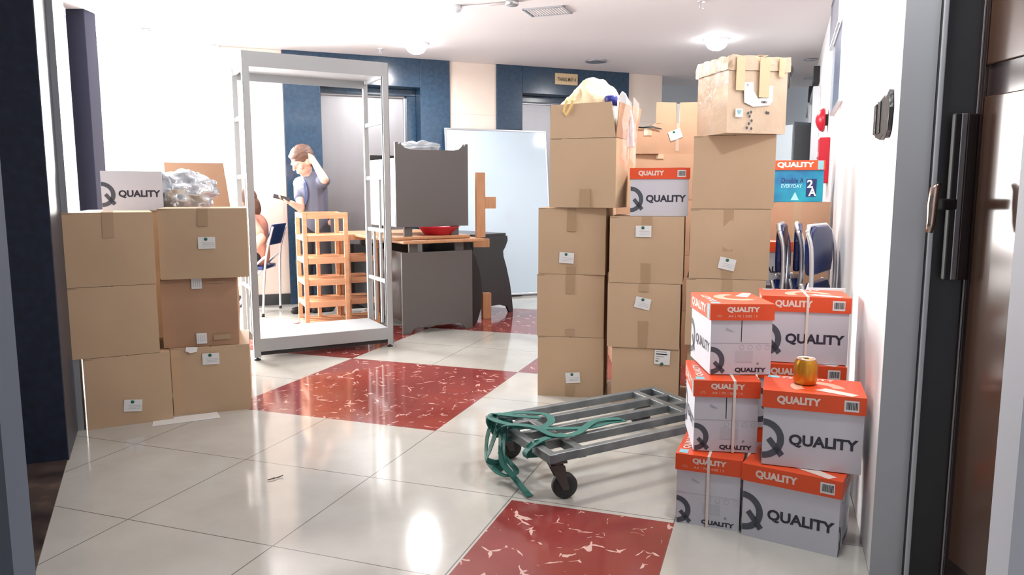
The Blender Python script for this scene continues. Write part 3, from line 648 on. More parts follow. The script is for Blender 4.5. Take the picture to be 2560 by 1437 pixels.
# ------------------------------------------------------------------ copier-paper boxes
PB = 'paper boxes with orange lids'
L_, S_, PH, LID = .302, .214, .253, .058
def ring_sector(mb, f3, cx, cz, ro, ri, a0, a1, m, n=20):
    vv = []
    for i in range(n + 1):
        a = math.radians(a0 + (a1 - a0) * i / n)
        vv += [f3(cx + ri * math.cos(a), cz + ri * math.sin(a)), f3(cx + ro * math.cos(a), cz + ro * math.sin(a))]
    mb.add(vv, [(2 * i, 2 * i + 1, 2 * i + 3, 2 * i + 2) for i in range(n)], m)
def body_long(mb, f3, blue=False):      # f3(a,b): a in metres from left, b up
    if blue:
        mb.text('Double A', f3(.05, .115), f3(.185, .115) - f3(.05, .115), f3(.05, .147) - f3(.05, .115), 'navy_ink', .02)
        mb.text('EVERYDAY', f3(.05, .085), f3(.175, .085) - f3(.05, .085), f3(.05, .108) - f3(.05, .085), 'cyan_ink', .015)
        mb.poly([f3(.20, .03), f3(.262, .03), f3(.262, .14), f3(.20, .14)], 'navy_ink')
        e = f3.eps; mb.text('A', f3(.215, .035) + e, f3(.262, .035) - f3(.215, .035), f3(.215, .085) - f3(.215, .035), 'paper', .03)
        mb.text('2', f3(.205, .085) + e, f3(.24, .085) - f3(.205, .085), f3(.205, .135) - f3(.205, .085), 'paper', .03)
        mb.poly([f3(.11, .01), f3(.16, .01), f3(.135, .06)], 'cyan_ink')
        return
    ring_sector(mb, f3, .0, .088, .068, .046, -89, 89, 'grey_ink')
    mb.poly([f3(.012, .083), f3(.026, .096), f3(.070, .042), f3(.055, .028)], 'grey_ink')
    mb.text('QUALITY', f3(.082, .068), f3(.290, .068) - f3(.082, .068), f3(.082, .112) - f3(.082, .068), 'dark_ink', .04)
def body_short(mb, f3):
    ring_sector(mb, f3, .001, .050, .050, .032, -86, 89, 'grey_ink')
    mb.poly([f3(.010, .040), f3(.020, .050), f3(.054, .014), f3(.044, .002)], 'grey_ink')
    mb.text('QUALITY', f3(.088, .006), f3(.198, .006) - f3(.088, .006), f3(.088, .025) - f3(.088, .006), 'dark_ink', .05)
    mb.poly([f3(.106, .118), f3(.109, .118), f3(.109, .20), f3(.106, .20)], 'black_ink')
    mb.poly([f3(.002, .112), f3(.21, .112), f3(.21, .1135), f3(.002, .1135)], 'print_l')
    mb.poly([f3(.052, .160), f3(.078, .152), f3(.078, .156), f3(.052, .170)], 'print_l')
    mb.poly([f3(.09, .045), f3(.150, .045), f3(.150, .085), f3(.09, .085)], 'print_l2')
    mb.poly([f3(.168, .034), f3(.173, .040), f3(.168, .046), f3(.163, .040)], 'print')
    for k in range(4):
        x = .10 + k * .03; ring_sector(mb, f3, x + .01, .099, .009, .0075, 0, 350, 'print_l', 10)
M['print_l'] = mat('print_light', (.42, .43, .48), .6); M['print_l2'] = mat('print_faint', (.53, .54, .60), .6)
def barcode(mb, f3, x, z, w_, h_):
    mb.poly([f3(x, z), f3(x + w_, z), f3(x + w_, z + h_), f3(x, z + h_)], 'paper')
    e = f3.eps; a = x + w_ * .12; rnd = random.Random(3)
    while a < x + w_ * .88:
        b = rnd.choice((.0009, .0016, .0024)); mb.poly([f3(a, z + h_ * .18) + e, f3(a + b, z + h_ * .18) + e, f3(a + b, z + h_ * .85) + e, f3(a, z + h_ * .85) + e], 'black_ink'); a += b + rnd.choice((.0009, .0014))
def lid_long(mb, f3, code=True):
    if code:
        mb.text('QUALITY', f3(.045, .014), f3(.178, .014) - f3(.045, .014), f3(.045, .044) - f3(.045, .014), 'lid_white', .05); barcode(mb, f3, .247, .010, .043, .036)
    else:
        mb.text('QUALITY', f3(.025, .010), f3(.245, .010) - f3(.025, .010), f3(.025, .048) - f3(.025, .010), 'lid_white', .05)
        mb.poly([f3(.268, .002), f3(.302, .002), f3(.302, .056), f3(.268, .056)], 'teal')
def lid_short(mb, f3):
    mb.text('QUALITY', f3(.058, .026), f3(.172, .026) - f3(.058, .026), f3(.058, .048) - f3(.058, .026), 'lid_white', .055)
    for s_, x0, x1 in (('A4', .062, .080), ('70', .094, .108), ('500', .122, .145), ('5', .159, .164)):
        mb.text(s_, f3(x0, .0105), f3(x1, .0105) - f3(x0, .0105), f3(x0, .0195) - f3(x0, .0105), 'pink', .02)
    for x in (.087, .115, .152): mb.poly([f3(x, .009), f3(x + .0012, .009), f3(x + .0012, .021), f3(x, .021)], 'pink')
    ring_sector(mb, f3, .032, .009, .011, .0095, 20, 160, 'pink', 8); ring_sector(mb, f3, .032, .009, .006, .0045, 20, 160, 'pink', 8)
M['lid_white'] = mat('lid_lettering', (.82, .66, .60), .45)
class Face:
    def __init__(s, o, ux, uz, n): s.o, s.ux, s.uz, s.n = Vector(o), Vector(ux), Vector(uz), Vector(n); s.eps = s.n * .0004
    def __call__(s, a, b): return s.o + s.ux * a + s.uz * b + s.n * .0006
def paper_box(lab, loc, rz, blue=False, lid=True, strap=None, rot=None, h=PH, blue_card=False):
    r = thing('paper_box', lab, 'paper box', loc, rz, PB, rot)
    mb = MB(); x, y = L_ / 2, S_ / 2
    mb.box(-x, x, -y, y, 0, h - .004 if lid else h, 'blue_card' if blue else 'white_card')
    bm_ = mb
    for o, ux, n_ in (((-x, -y, 0), (1, 0, 0), (0, -1, 0)), ((x, y, 0), (-1, 0, 0), (0, 1, 0))): body_long(bm_, Face(o, ux, (0, 0, 1), n_), blue)
    if not blue:
        for o, ux, n_ in (((-x, y, 0), (0, -1, 0), (-1, 0, 0)), ((x, -y, 0), (0, 1, 0), (1, 0, 0))): body_short(bm_, Face(o, ux, (0, 0, 1), n_))
    mb.build('box_body', r)
    if lid:
        mb = MB(); e = .005; X, Y = x + e, y + e; z0, z1 = h - LID, h
        mb.box(-X, X, -Y, Y, z0, z1, 'orange')
        for o, ux, n_ in (((-X, -Y, z0), (1, 0, 0), (0, -1, 0)), ((X, Y, z0), (-1, 0, 0), (0, 1, 0))): lid_long(mb, Face(o, ux, (0, 0, 1), n_), not (blue_card or o[1] > 0))
        for o, ux, n_ in (((-X, Y, z0), (0, -1, 0), (-1, 0, 0)), ((X, -Y, z0), (0, 1, 0), (1, 0, 0))): lid_short(mb, Face(o, ux, (0, 0, 1), n_))
        ft = Face((-X, -Y, z1), (1, 0, 0), (0, 1, 0), (0, 0, 1))
        ring_sector(mb, ft, .17, .085, .085, .048, 5, 215, 'pink'); ft2 = Face((-X, -Y, z1 + .0004), (1, 0, 0), (0, 1, 0), (0, 0, 1)); mb.poly([ft2(.27, .002), ft2(.29, .03), ft2(.195, .085), ft2(.16, .05)], 'lid_white')
        mb.poly([ft(.012, .185), ft(.05, .185), ft(.05, .215), ft(.012, .215)], 'teal')
        mb.text('QUALITY', ft2(.06, .182), (.17, 0, 0), (0, .028, 0), 'lid_white', .04)
        mb.build('lid', r, .0012, seg=1)
    if strap is not None:
        mb = MB(); kind, s_ = strap; t = .0015; wd = .009
        if kind == 'x':      # loop running round the short faces at y = s_
            q = x + .0065
            mb.box(-q - t, -q, s_, s_ + wd, 0, h + t, 'band').box(q, q + t, s_, s_ + wd, 0, h + t, 'band').box(-q, q, s_, s_ + wd, h + .0004, h + t + .0004, 'band')
        else:
            q = y + .0065
            mb.box(s_, s_ + wd, -q - t, -q, 0, h + t, 'band').box(s_, s_ + wd, q, q + t, 0, h + t, 'band').box(s_, s_ + wd, -q, q, h + .0004, h + t + .0004, 'band')
        mb.build('strap', r)
    return r
def pb_long(lab, mid, a, z0, **k):   # long printed face towards the camera
    D = az(a); dep = Vector((-D.y, D.x, 0)); c = Vector((mid[0], mid[1], 0)) + dep * (S_ / 2); return paper_box(lab, (c.x, c.y, z0), rz_of(a), **k)
def pb_short(lab, mid, a, z0, **k):
    D = az(a); dep = Vector((-D.y, D.x, 0)); c = Vector((mid[0], mid[1], 0)) + dep * (L_ / 2); return paper_box(lab, (c.x, c.y, z0), rz_of(a) + PI / 2, **k)
pb_short('strapped white and orange paper box on the floor, lowest left of the right-hand pile', (.676, 2.446), 111.7, 0, strap=('x', -.005))
pb_long('white and orange paper box on the floor nearest the doorway, lowest right of the pile', (.906, 2.306), 122.5, 0)
pb_short('strapped white and orange paper box in the second layer, short end facing forward', (.741, 2.487), 98, .256, strap=('x', -.03))
pb_long('white and orange paper box with the gold can standing on its lid', (.973, 2.322), 110, .256)
pb_short('top left paper box of the pile with a black slit in its end', (.808, 2.565), 91, .512)
pb_long('strapped white and orange paper box at upper right of the pile with large dark lettering', (1.103, 2.742), 105, .512, strap=('y', .0))
pb_long('paper box behind the gold can, only its orange lid showing', (1.090, 2.722), 105, .256)
pb_long('paper box on the floor at the back of the right-hand pile', (1.095, 2.73), 105, 0)
pb_long('white and orange paper box standing on the second column of brown boxes', (.778, 3.94), 99, 1.0285)
pb_long('blue paper box with an orange lid on the large brown box by the right wall', (1.765, 4.61), 95, 1.0965, blue=True, blue_card=True)
paper_box('white paper box without a lid behind the top left boxes', (-2.13, 4.20, 1.054), rz_of(66), lid=False, h=.215)
# red-lidded box behind the third column, on a dark case
pb_long('orange lidded paper box low behind the third column beside the folded chairs', (1.475, 4.30), 95, .615)
o = MB().box(-.16, .16, -.12, .12, 0, .613, 'fgrey').box(-.15, .15, -.122, -.12, .02, .29, 'dgrey').box(-.15, .15, -.122, -.12, .31, .60, 'dgrey').build('storage_case', None, .006, Matrix.Translation((1.49, 4.42, 0)) @ Matrix.Rotation(rz_of(95), 4, 'Z'))
tag(o, 'dark grey case on the floor under the low orange lidded box', 'case')
# drinks can
r = thing('drink_can', 'gold drink can standing on an orange box lid', 'can', (.992, 2.445, .5095))
MB().lathe([(.030, 0), (.035, .006), (.038, .014), (.038, .070), (.031, .084), (.0295, .087)], 'gold').build('can_body', r)
MB().lathe([(.0305, .086), (.0305, .089), (.0275, .0885), (.026, .085), (0, .085)], 'chrome').build('can_top', r)
o = MB().box(-.01, .008, -.004, .004, .0865, .0885, 'black').lathe([(.006, .0875), (.006, .0885)], 'chrome', c=(-.012, 0, 0)).build('pull_tab', r)
# white board leaning on the right wall behind the pile
o = MB().box(0, .16, 0, .012, 0, .745, 'white_board').build('leaning_board', None, .002, Matrix.Translation((1.272, 3.14, 0)) @ Matrix.Rotation(rz_of(98), 4, 'Z') @ Matrix.Rotation(math.radians(-3), 4, 'X'))
o.matrix_world = Matrix.Identity(4); tag(o, 'plain white panel standing behind the upper right paper box', 'board')
# silver bag
mb = MB(); mb.ell((0, 0, .10), (.17, .09, .115), 'silver', None, 44, 30, lump(5, .25, 3.2))
o = mb.build('silver_bag', None, 0, Matrix.Translation((-1.885, 4.30, 1.062)) @ Matrix.Rotation(rz_of(66), 4, 'Z'))
for v in o.data.vertices: v.co.z = max(v.co.z, 1.056)
tag(o, 'crumpled silvery plastic bag beside the lidless white box at top left', 'plastic bag')
# paper sheet on the floor
o = MB().prism([(-1.79, 3.56, .001), (-1.555, 3.66, .001), (-1.63, 3.80, .001), (-1.86, 3.70, .001)], (0, 0, .0015), 'paper').build('paper_sheet')
me = o.data
pp = [(-1.785, 3.555), (-1.502, 3.700), (-1.56, 3.80), (-1.83, 3.66)]
for v, k in zip(me.vertices, (0, 1, 2, 3, 0, 1, 2, 3)): v.co.x, v.co.y = pp[k]
tag(o, 'white sheet of paper on the floor in front of the left boxes', 'paper sheet')
o = MB().tube([(-.02, 0, .004), (0, .01, .006), (.02, .035, .004), (.03, .04, .008)], .0022, 'twig', 6).tube([(0, .01, .006), (-.004, .03, .004)], .0015, 'twig', 5).build('twig', None, 0, Matrix.Translation((-.965, 2.86, 0)))
tag(o, 'tiny dark twig lying alone on the pale floor', 'twig')

# ------------------------------------------------------------------ flatbed trolley
TZ = .155; TT = .19
C0, C1, C2, C3 = Vector((.142, 2.627, 0)), Vector((-.115, 3.127, 0)), Vector((.706, 3.618, 0)), Vector((.985, 3.13, 0))
C3 = C0 + (C2 - C1)
t_u = (C1 - C0); t_v = (C2 - C1)            # across, along
r = thing('flatbed_trolley', 'grey metal slatted trolley on black wheels in the middle of the floor', 'trolley', (C0 + (C2 - C0) / 2), 0)
oc = r.location.copy()
def TP(a, b, z): return C0 + t_u * a + t_v * b + Vector((0, 0, z)) - oc
wz = .034; zc = TT - wz / 2
def rail(a0, b0, a1, b1, w_=.032):
    mb = MB(); mb.bar(TP(a0, b0, zc), TP(a1, b1, zc), w_, wz, 'trolley'); return mb
for a in (.03, .265, .5, .735, .97): rail(a, .0, a, 1.0, .03).build('rail', r, .003)
for b in (.018, .155, .86, .982):
    mb = MB(); mb.bar(TP(.0, b, zc - .001), TP(1.0, b, zc - .001), .036, wz + .0015, 'trolley'); mb.build('crossbar', r, .003)
def caster(a, b, ang):
    p_ = TP(a, b, 0); d_ = Vector((math.cos(ang), math.sin(ang), 0)); nn = Vector((-d_.y, d_.x, 0)); wc = p_ + d_ * .035 + Vector((0, 0, .05))
    mb = MB(); mb.bar(p_ + Vector((0, 0, .148)), p_ + Vector((0, 0, .156)), .07, .07, 'caster', nn); mb.lathe([(.022, .13), (.026, .148)], 'caster', c=(p_.x, p_.y, 0))
    for s in (-1, 1):
        q = nn * s * .021
        mb.hexa([wc + q - d_ * .012 + Vector((0, 0, -.012)), wc + q + d_ * .012 + Vector((0, 0, -.012)), wc + q * 1.12 + d_ * .012 + Vector((0, 0, -.012)), wc + q * 1.12 - d_ * .012 + Vector((0, 0, -.012)),
                 p_ + q + d_ * -.028 + Vector((0, 0, .135)), p_ + q + d_ * .03 + Vector((0, 0, .135)), p_ + q * 1.12 + d_ * .03 + Vector((0, 0, .135)), p_ + q * 1.12 - d_ * .028 + Vector((0, 0, .135))], 'caster')
    mb.bar(p_ - nn * .024 + Vector((0, 0, .135)), p_ + nn * .024 + Vector((0, 0, .135)), .05, .008, 'caster')
    c_ = mb.build('caster', r)
    mb = MB(); mb.lathe([(.028, -.018), (.046, -.017), (.0495, -.01), (.0495, .01), (.046, .017), (.028, .018)], 'rubber', c=wc, ax=nn, n=32); mb.lathe([(.012, -.0205), (.012, .0205)], 'caster', c=wc, ax=nn, n=16)
    mb.build('wheel', c_)
caster(.07, .05, .25); caster(.9, .06, .4); caster(.93, .93, 2.6); caster(.07, .93, .3)
# webbing strap wound on the end bar
def TW(a, b, z): return C0 + t_u * a + t_v * b + Vector((0, 0, z))
def spl(P_, k=6):
    out = []; P_ = [Vector(p) for p in P_]; Q_ = [P_[0]] + P_ + [P_[-1]]
    for i in range(1, len(Q_) - 2):
        for j in range(k):
            t = j / k; p0, p1, p2, p3 = Q_[i - 1:i + 3]
            out.append(.5 * ((2 * p1) + (-p0 + p2) * t + (2 * p0 - 5 * p1 + 4 * p2 - p3) * t * t + (-p0 + 3 * p1 - 3 * p2 + p3) * t ** 3))
    out.append(P_[-1]); return out
mb = MB()
T_ = .193
def strap_on(P_, up=(0, 0, 1)): mb.ribbon(spl(P_), .032, .003, 'webbing', up)
strap_on([TW(.78, -.03, .17), TW(.84, -.02, T_ + .012), TW(.86, .10, T_ + .014), TW(.72, .22, T_ + .012), TW(.55, .20, T_ + .012), TW(.45, .12, T_ + .012)])
strap_on([TW(.95, .02, T_ + .006), TW(.80, -.025, T_ + .018), TW(.62, -.01, T_ + .022), TW(.45, .08, T_ + .016), TW(.30, .28, T_ + .010), TW(.32, .42, T_ + .007), TW(.30, .50, T_ + .007)])
strap_on([TW(.66, -.045, .17), TW(.6, -.02, T_ + .02), TW(.42, .06, T_ + .03), TW(.22, .1, T_ + .02), TW(.2, .2, T_ + .016), TW(.36, .36, T_ + .016), TW(.33, .49, T_ + .011)])
strap_on([TW(.26, .16, T_ + .01), TW(.22, .03, T_ + .014), TW(.22, -.04, .175), TW(.22, -.04, .15)])
strap_on([TW(.90, .03, T_ + .008), TW(.84, .0, T_ + .030), TW(.70, .05, T_ + .034), TW(.60, .16, T_ + .024)])
for s0, s1, dx, dz in ((.80, .50, .0, .0), (.70, .56, .02, .03)):     # loops hanging to the floor
    P_ = [TW(s0, -.03, T_ - .01), TW(s0 + .03, -.04, .13), TW(s0 + .02, -.05 - dx, .07), TW(s0 - .06, -.07 - dx, .05 + dz), TW(s1 + .06, -.08 - dx, .045 + dz), TW(s1, -.06, .07), TW(s1 + .04, -.045, .12), TW(s1 + .08, -.03, T_ - .01)]
    mb.ribbon(spl(P_), .028, .003, 'webbing', t_u.normalized().cross(Vector((0, 0, 1))))
mb.ribbon(spl([TW(.60, -.035, .13), TW(.50, -.06, .08), TW(.36, -.05, .045), TW(.24, -.04, .016), TW(.16, -.04, .008)]), .028, .003, 'webbing', (0, 0, 1))
mb.ribbon(spl([TW(.62, -.04, .10), TW(.52, -.02, .07), TW(.42, -.02, .05), TW(.42, -.07, .045), TW(.52, -.09, .05), TW(.60, -.06, .06)]), .024, .003, 'webbing', (0, 0, 1))
# hug around the bar
for a in (.8, .72, .62, .24):
    P_ = [TW(a, -.015, T_ + .002), TW(a, -.018, T_ + .004), TW(a - .01, -.022, .17), TW(a - .01, -.018, .152), TW(a - .012, .03, .150), TW(a - .012, .045, .17), TW(a - .012, .04, T_ + .004), TW(a - .01, .0, T_ + .005)]
    mb.ribbon(P_, .026, .003, 'webbing', t_u.normalized())
tag(mb.build('webbing_strap'), 'green webbing strap looped round one end of the metal trolley', 'strap')

# ------------------------------------------------------------------ tall steel frame
FA = 61.3; Fw, Fd, Fh = 1.008, .5, 2.08
r = thing('steel_frame', 'tall empty grey steel shelving frame standing on the floor', 'shelving frame', (-1.777, 5.007, 0), rz_of(FA))
m = 'frame_grey'
for x in (0, Fw - .045):
    mb = MB(); mb.box(x, x + .045, 0, .004, .02, Fh, m).box(x if x == 0 else x + .041, x + .004 if x == 0 else x + .045, 0, .04, .02, Fh, m); mb.box(x, x + .045, .036, .04, .02, Fh, m); mb.build('front_upright', r)
    mb = MB(); mb.box(x + .005, x + .04, Fd - .03, Fd, .02, Fh - .05, m); mb.build('rear_upright', r, .002)
    for y in (.02, Fd - .02): MB().lathe([(.022, 0), (.022, .008), (.008, .012), (.008, .03)], 'black', c=(x + .022, y, 0)).build('foot', r)
    xx = x + .012
    for z in (.49, .87, 1.265, 1.67): mb = MB(); mb.box(xx, xx + .02, .03, Fd - .02, z - .014, z + .014, m); mb.build('rung', r, .001)
    for y, z0, z1 in ((.18, .16, 1.265), (.33, .16, .87)):
        mb = MB(); mb.box(xx + .002, xx + .018, y - .01, y + .01, z0, z1, m); mb.build('brace', r)
    mb = MB(); mb.box(xx, xx + .02, .03, Fd - .02, Fh - .10, Fh - .04, m); mb.build('rung', r)
mb = MB(); mb.box(.045, Fw - .045, -.002, .004, Fh - .10, Fh, m).box(.0, Fw, .004, .05, Fh - .006, Fh, m); mb.build('top_beam', r)
mb = MB(); mb.box(.04, Fw - .04, .04, Fd - .03, Fh - .075, Fh - .065, m).box(.04, Fw - .04, Fd - .034, Fd - .03, Fh - .13, Fh - .02, m); mb.build('top_shelf', r)
mb = MB(); mb.box(.04, Fw - .04, .004, Fd - .01, .135, .15, m).box(.045, Fw - .045, -.001, .004, .06, .15, m).box(.045, Fw - .045, Fd - .02, Fd - .016, .06, .15, m); mb.build('base_shelf', r, .002)
mb = MB(); mb.box(.045, Fw - .045, .02, .03, .03, .06, 'black'); mb.build('base_rail', r)
# loose steel side ladders leaning inside the right end
r = thing('rack_ladder', 'narrow silver steel ladder section standing behind the right side of the grey frame', 'metal section', (-1.13, 5.97, 0), rz_of(-20))
for x in (0, .17): MB().box(x, x + .02, 0, .02, 0, 1.46, 'alu').build('rail', r, .002)
for z in (.25, .65, 1.05, 1.42): MB().box(.02, .17, 0, .016, z, z + .02, 'alu').build('rung', r)

# ------------------------------------------------------------------ wooden shoe racks
def shoe_rack(lab, loc, a, w_, d_, zs, grp):
    r = thing('wooden_rack', lab, 'wooden rack', loc, rz_of(a), grp)
    top = zs[-1]
    for x, y in ((0, 0), (w_ - .03, 0), (0, d_ - .03), (w_ - .03, d_ - .03)):
        MB().box(x, x + (.035), y, y + .03, 0, top, 'wood').build('post', r, .002)
    for z in zs:
        mb = MB()
        mb.box(.035, w_ - .03, .004, .022, z - .05, z, 'wood'); mb.build('rail', r, .001); mb = MB(); mb.box(.035, w_ - .03, d_ - .024, d_ - .006, z - .05, z, 'wood'); mb.build('rail', r, .001)
        mb = MB(); mb.box(.004, .024, .03, d_ - .03, z - .045, z - .005, 'wood'); mb.build('side_rail', r, .001); mb = MB(); mb.box(w_ - .024, w_ - .004, .03, d_ - .03, z - .045, z - .005, 'wood'); mb.build('side_rail', r, .001)
        if z < top - .01:
            mb = MB()
            for k in range(4): y = .03 + k * (d_ - .13) / 3; mb.box(.024, w_ - .024, y, y + .072, z - .018, z - .006, 'wood')
            mb.build('slats', r)
    return r
ZS = [.052, .238, .424, .608, .797, .987]
r1 = shoe_rack('tall pine slatted rack with six tiers in front of the standing person', (-1.735, 6.145, 0), 66, .37, .43, ZS, 'pine slatted racks')
mb = MB(); mb.box(.17, .2, .395, .43, 0, .987, 'wood'); mb.build('post', r1, .002)
shoe_rack('shorter pine slatted rack with five tiers beside the dark desk', (-1.43, 6.37, 0), 66, .28, .36, ZS[:5], 'pine slatted racks')

# ------------------------------------------------------------------ desks
DA = 59.1; DG = 'stacked dark desks'
def feet_panel(mb, w_, z0, z1, m, flip=False, t=.02):
    h = .055
    if not flip:
        P_ = [(0, z1), (0, z0 - h + .02), (.0, z0 - h), (.07, z0 - h), (.075, z0 - h + .015), (.10, z0 - .012), (.14, z0), (w_ - .14, z0), (w_ - .10, z0 - .012), (w_ - .075, z0 - h + .015), (w_ - .07, z0 - h), (w_, z0 - h), (w_, z1)]
    else:
        P_ = [(0, z0), (w_, z0), (w_, z1 + h), (w_ - .022, z1 + h), (w_ - .028, z1 + h - .018), (w_ - .034, z1 + h - .018), (w_ - .04, z1 + h), (w_ - .055, z1 + h - .02), (w_ - .085, z1 + .01), (w_ - .13, z1), (.13, z1), (.085, z1 + .01), (.055, z1 + h - .02), (.045, z1 + h), (.036, z1 + h - .018), (.030, z1 + h - .018), (.024, z1 + h), (0, z1 + h)]
    mb.prism([(x, 0, z) for x, z in P_], (0, t, 0), m)
LD = 1.25
r = thing('desk', 'lower dark grey desk with a wooden top, standing on the floor', 'desk', (-.887, 5.935, 0), rz_of(DA), DG)
w_ = .64
mb = MB(); feet_panel(mb, w_, .055, .672, 'dgrey'); mb.build('end_panel', r, .002)
mb = MB(); mb.prism([(x, LD, z) for x, z in ((0, .05), (w_, .05), (w_, .672), (0, .672))], (0, .02, 0), 'dgrey2'); mb.build('end_panel', r)
mb = MB(); mb.box(.03, .05, .02, LD, .10, .672, 'dgrey2'); mb.build('side_panel', r)
for x in (.08, .50): MB().box(x, x + .075, .03, .06, .66, .745, 'dgrey').build('post', r, .003)
for x in (.08, .50): MB().box(x, x + .075, LD - .05, LD - .02, .66, .745, 'dgrey').build('post', r, .003)
mb = MB(); mb.box(.0, w_ + .10, -.04, LD + .1, .743, .772, 'wood2'); mb.build('desk_top', r, .008)
mb = MB(); P_ = [(.0, .74), (.03, .70), (.09, .60), (.135, .45), (.15, .30), (.14, .15), (.10, .03), (.075, .0), (.02, .02), (-.05, .1), (-.05, .74)]
mb.prism([(w_ + x, .10 + .0 * x, z) for x, z in P_], (0, .022, 0), 'dgrey2'); mb.build('curved_leg_panel', r, .003)
r = thing('desk', 'upper dark grey desk turned upside down on the wooden desk top', 'desk', (-.92, 5.905, .774), rz_of(DA), DG)
w_ = .645
mb = MB(); feet_panel(mb, w_, .105, .722, 'dgrey', True); mb.build('end_panel', r, .002)
mb = MB(); mb.box(-.002, .018, .02, LD * .5, .11, .65, 'lit_side'); mb.build('side_panel', r)
for x in (.08, .50): MB().box(x, x + .07, .03, .06, .028, .12, 'dgrey').build('post', r, .003)
for x in (.08, .50): MB().box(x, x + .07, LD * .5 - .05, LD * .5 - .02, .028, .12, 'dgrey').build('post', r, .003)
mb = MB(); mb.box(0, w_, LD * .5, LD * .5 + .02, .105, .7, 'dgrey2'); mb.build('end_panel', r)
mb = MB(); mb.box(-.12, w_ + .03, .02, LD - .1, 0, .028, 'wood2'); mb.build('desk_top', r, .008)
# desk behind with curved black end panel
r = thing('desk', 'third desk behind with a curved black end panel, right of the grey ones', 'desk', (-.36, 6.80, 0), rz_of(46), DG)
P_ = [(0, .745), (.44, .745), (.445, .70), (.415, .64), (.385, .60), (.39, .55), (.43, .44), (.475, .28), (.50, .14), (.515, .03), (.515, 0), (.465, 0), (.43, .06), (.34, .085), (.16, .085), (.05, .05), (0, 0)]
mb = MB(); mb.prism([(x, 0, z) for x, z in P_], (0, .025, 0), 'dgrey2'); mb.build('end_panel', r, .003)
mb = MB(); mb.box(.0, .03, .025, .9, .1, .745, 'dgrey2'); mb.build('side_panel', r)
mb = MB(); mb.prism([(x, .9, z) for x, z in P_], (0, .025, 0), 'dgrey2'); mb.build('end_panel', r, .003)
mb = MB(); mb.box(-.0, .42, .0, .95, .746, .772, 'dgrey2'); mb.build('desk_top', r, .004)
# wooden pieces beside
r = thing('wooden_frame_piece', 'upright pale wooden board with a short arm behind the upper desk', 'wooden piece', (-.30, 6.32, .773), rz_of(DA))
MB().box(-.0, .085, 0, .03, 0, .55, 'wood2').build('upright_board', r, .002); MB().box(.085, .19, 0, .028, .245, .345, 'wood2').build('side_arm', r, .002)
o = MB().box(0, .14, 0, .05, .668, .742, 'wood2').build('wooden_bracket', None, .002, Matrix.Translation((-.34, 6.62, 0)) @ Matrix.Rotation(rz_of(80), 4, 'Z'))
tag(o, 'short wooden beam end under the desk top at its right side', 'wooden piece')
o = MB().box(0, .08, 0, .06, 0, .24, 'wood2').build('wooden_block', None, .003, Matrix.Translation((-.265, 6.72, 0)) @ Matrix.Rotation(rz_of(70), 4, 'Z'))
tag(o, 'small upright wooden block on the floor beside the curved black desk panel', 'wooden block')
# red basin between desks, plastic on top
r = thing('plastic_basin', 'red plastic basin squeezed between the two stacked desks', 'basin', (-.62, 6.24, .803))
MB().lathe([(.0, 0), (.11, 0), (.155, .055), (.175, .072), (.18, .072), (.18, .067), (.165, .062), (.12, .006), (0, .006)], 'red', n=40).build('basin_bowl', r)
mb = MB(); mb.ell((0, 0, .03), (.17, .14, .045), 'clear', None, 36, 20, lump(2, .5, 3.1))
o = mb.build('clear_plastic', None, 0, Matrix.Translation((-.78, 6.30, 1.50)) @ Matrix.Rotation(rz_of(DA), 4, 'Z')); tag(o, 'crumpled clear plastic on top of the upturned desk', 'plastic wrap')
mb = MB(); mb.ell((0, 0, .03), (.20, .10, .04), 'paper', None, 30, 16, lump(9, .5, 2.4))
o = mb.build('white_bag', None, 0, Matrix.Translation((-1.22, 7.0, .0)) @ Matrix.Rotation(.3, 4, 'Z'))
for v in o.data.vertices: v.co.z = max(v.co.z, .001)
tag(o, 'flat white plastic bag on the floor between the rack and the dark desk', 'plastic bag')

# ------------------------------------------------------------------ whiteboard leaning on the wall
WB = WX @ Matrix.Translation((1.66, -.34, .02)) @ Matrix.Rotation(math.radians(-8), 4, 'X')
r = thing('whiteboard', 'large pale blue whiteboard leaning against the wall between the elevators', 'whiteboard'); r.matrix_world = WB
MB().box(.02, 1.18, 0, .015, .02, 1.83, 'board').build('board_surface', r)
for q in ((0, .02, 0, 1.85), (1.18, 1.2, 0, 1.85), (0.02, 1.18, 0, .02), (.02, 1.18, 1.83, 1.85)): MB().box(q[0], q[1], -.006, .02, q[2], q[3], 'alu').build('frame_edge', r, .003)

# locker in the corridor
r = thing('metal_locker', 'tall dark grey metal locker standing in the far corridor', 'locker', (2.95, 8.02, 0), rz_of(62))
MB().box(-.16, .16, -.2, .2, 0, 1.88, 'fgrey').build('locker_body', r, .005)
MB().box(-.166, -.16, -.19, .19, .03, 1.85, 'lgrey').build('locker_side', r)
MB().box(-.15, .15, -.206, -.2, .03, 1.85, 'dgrey').build('locker_door', r); 

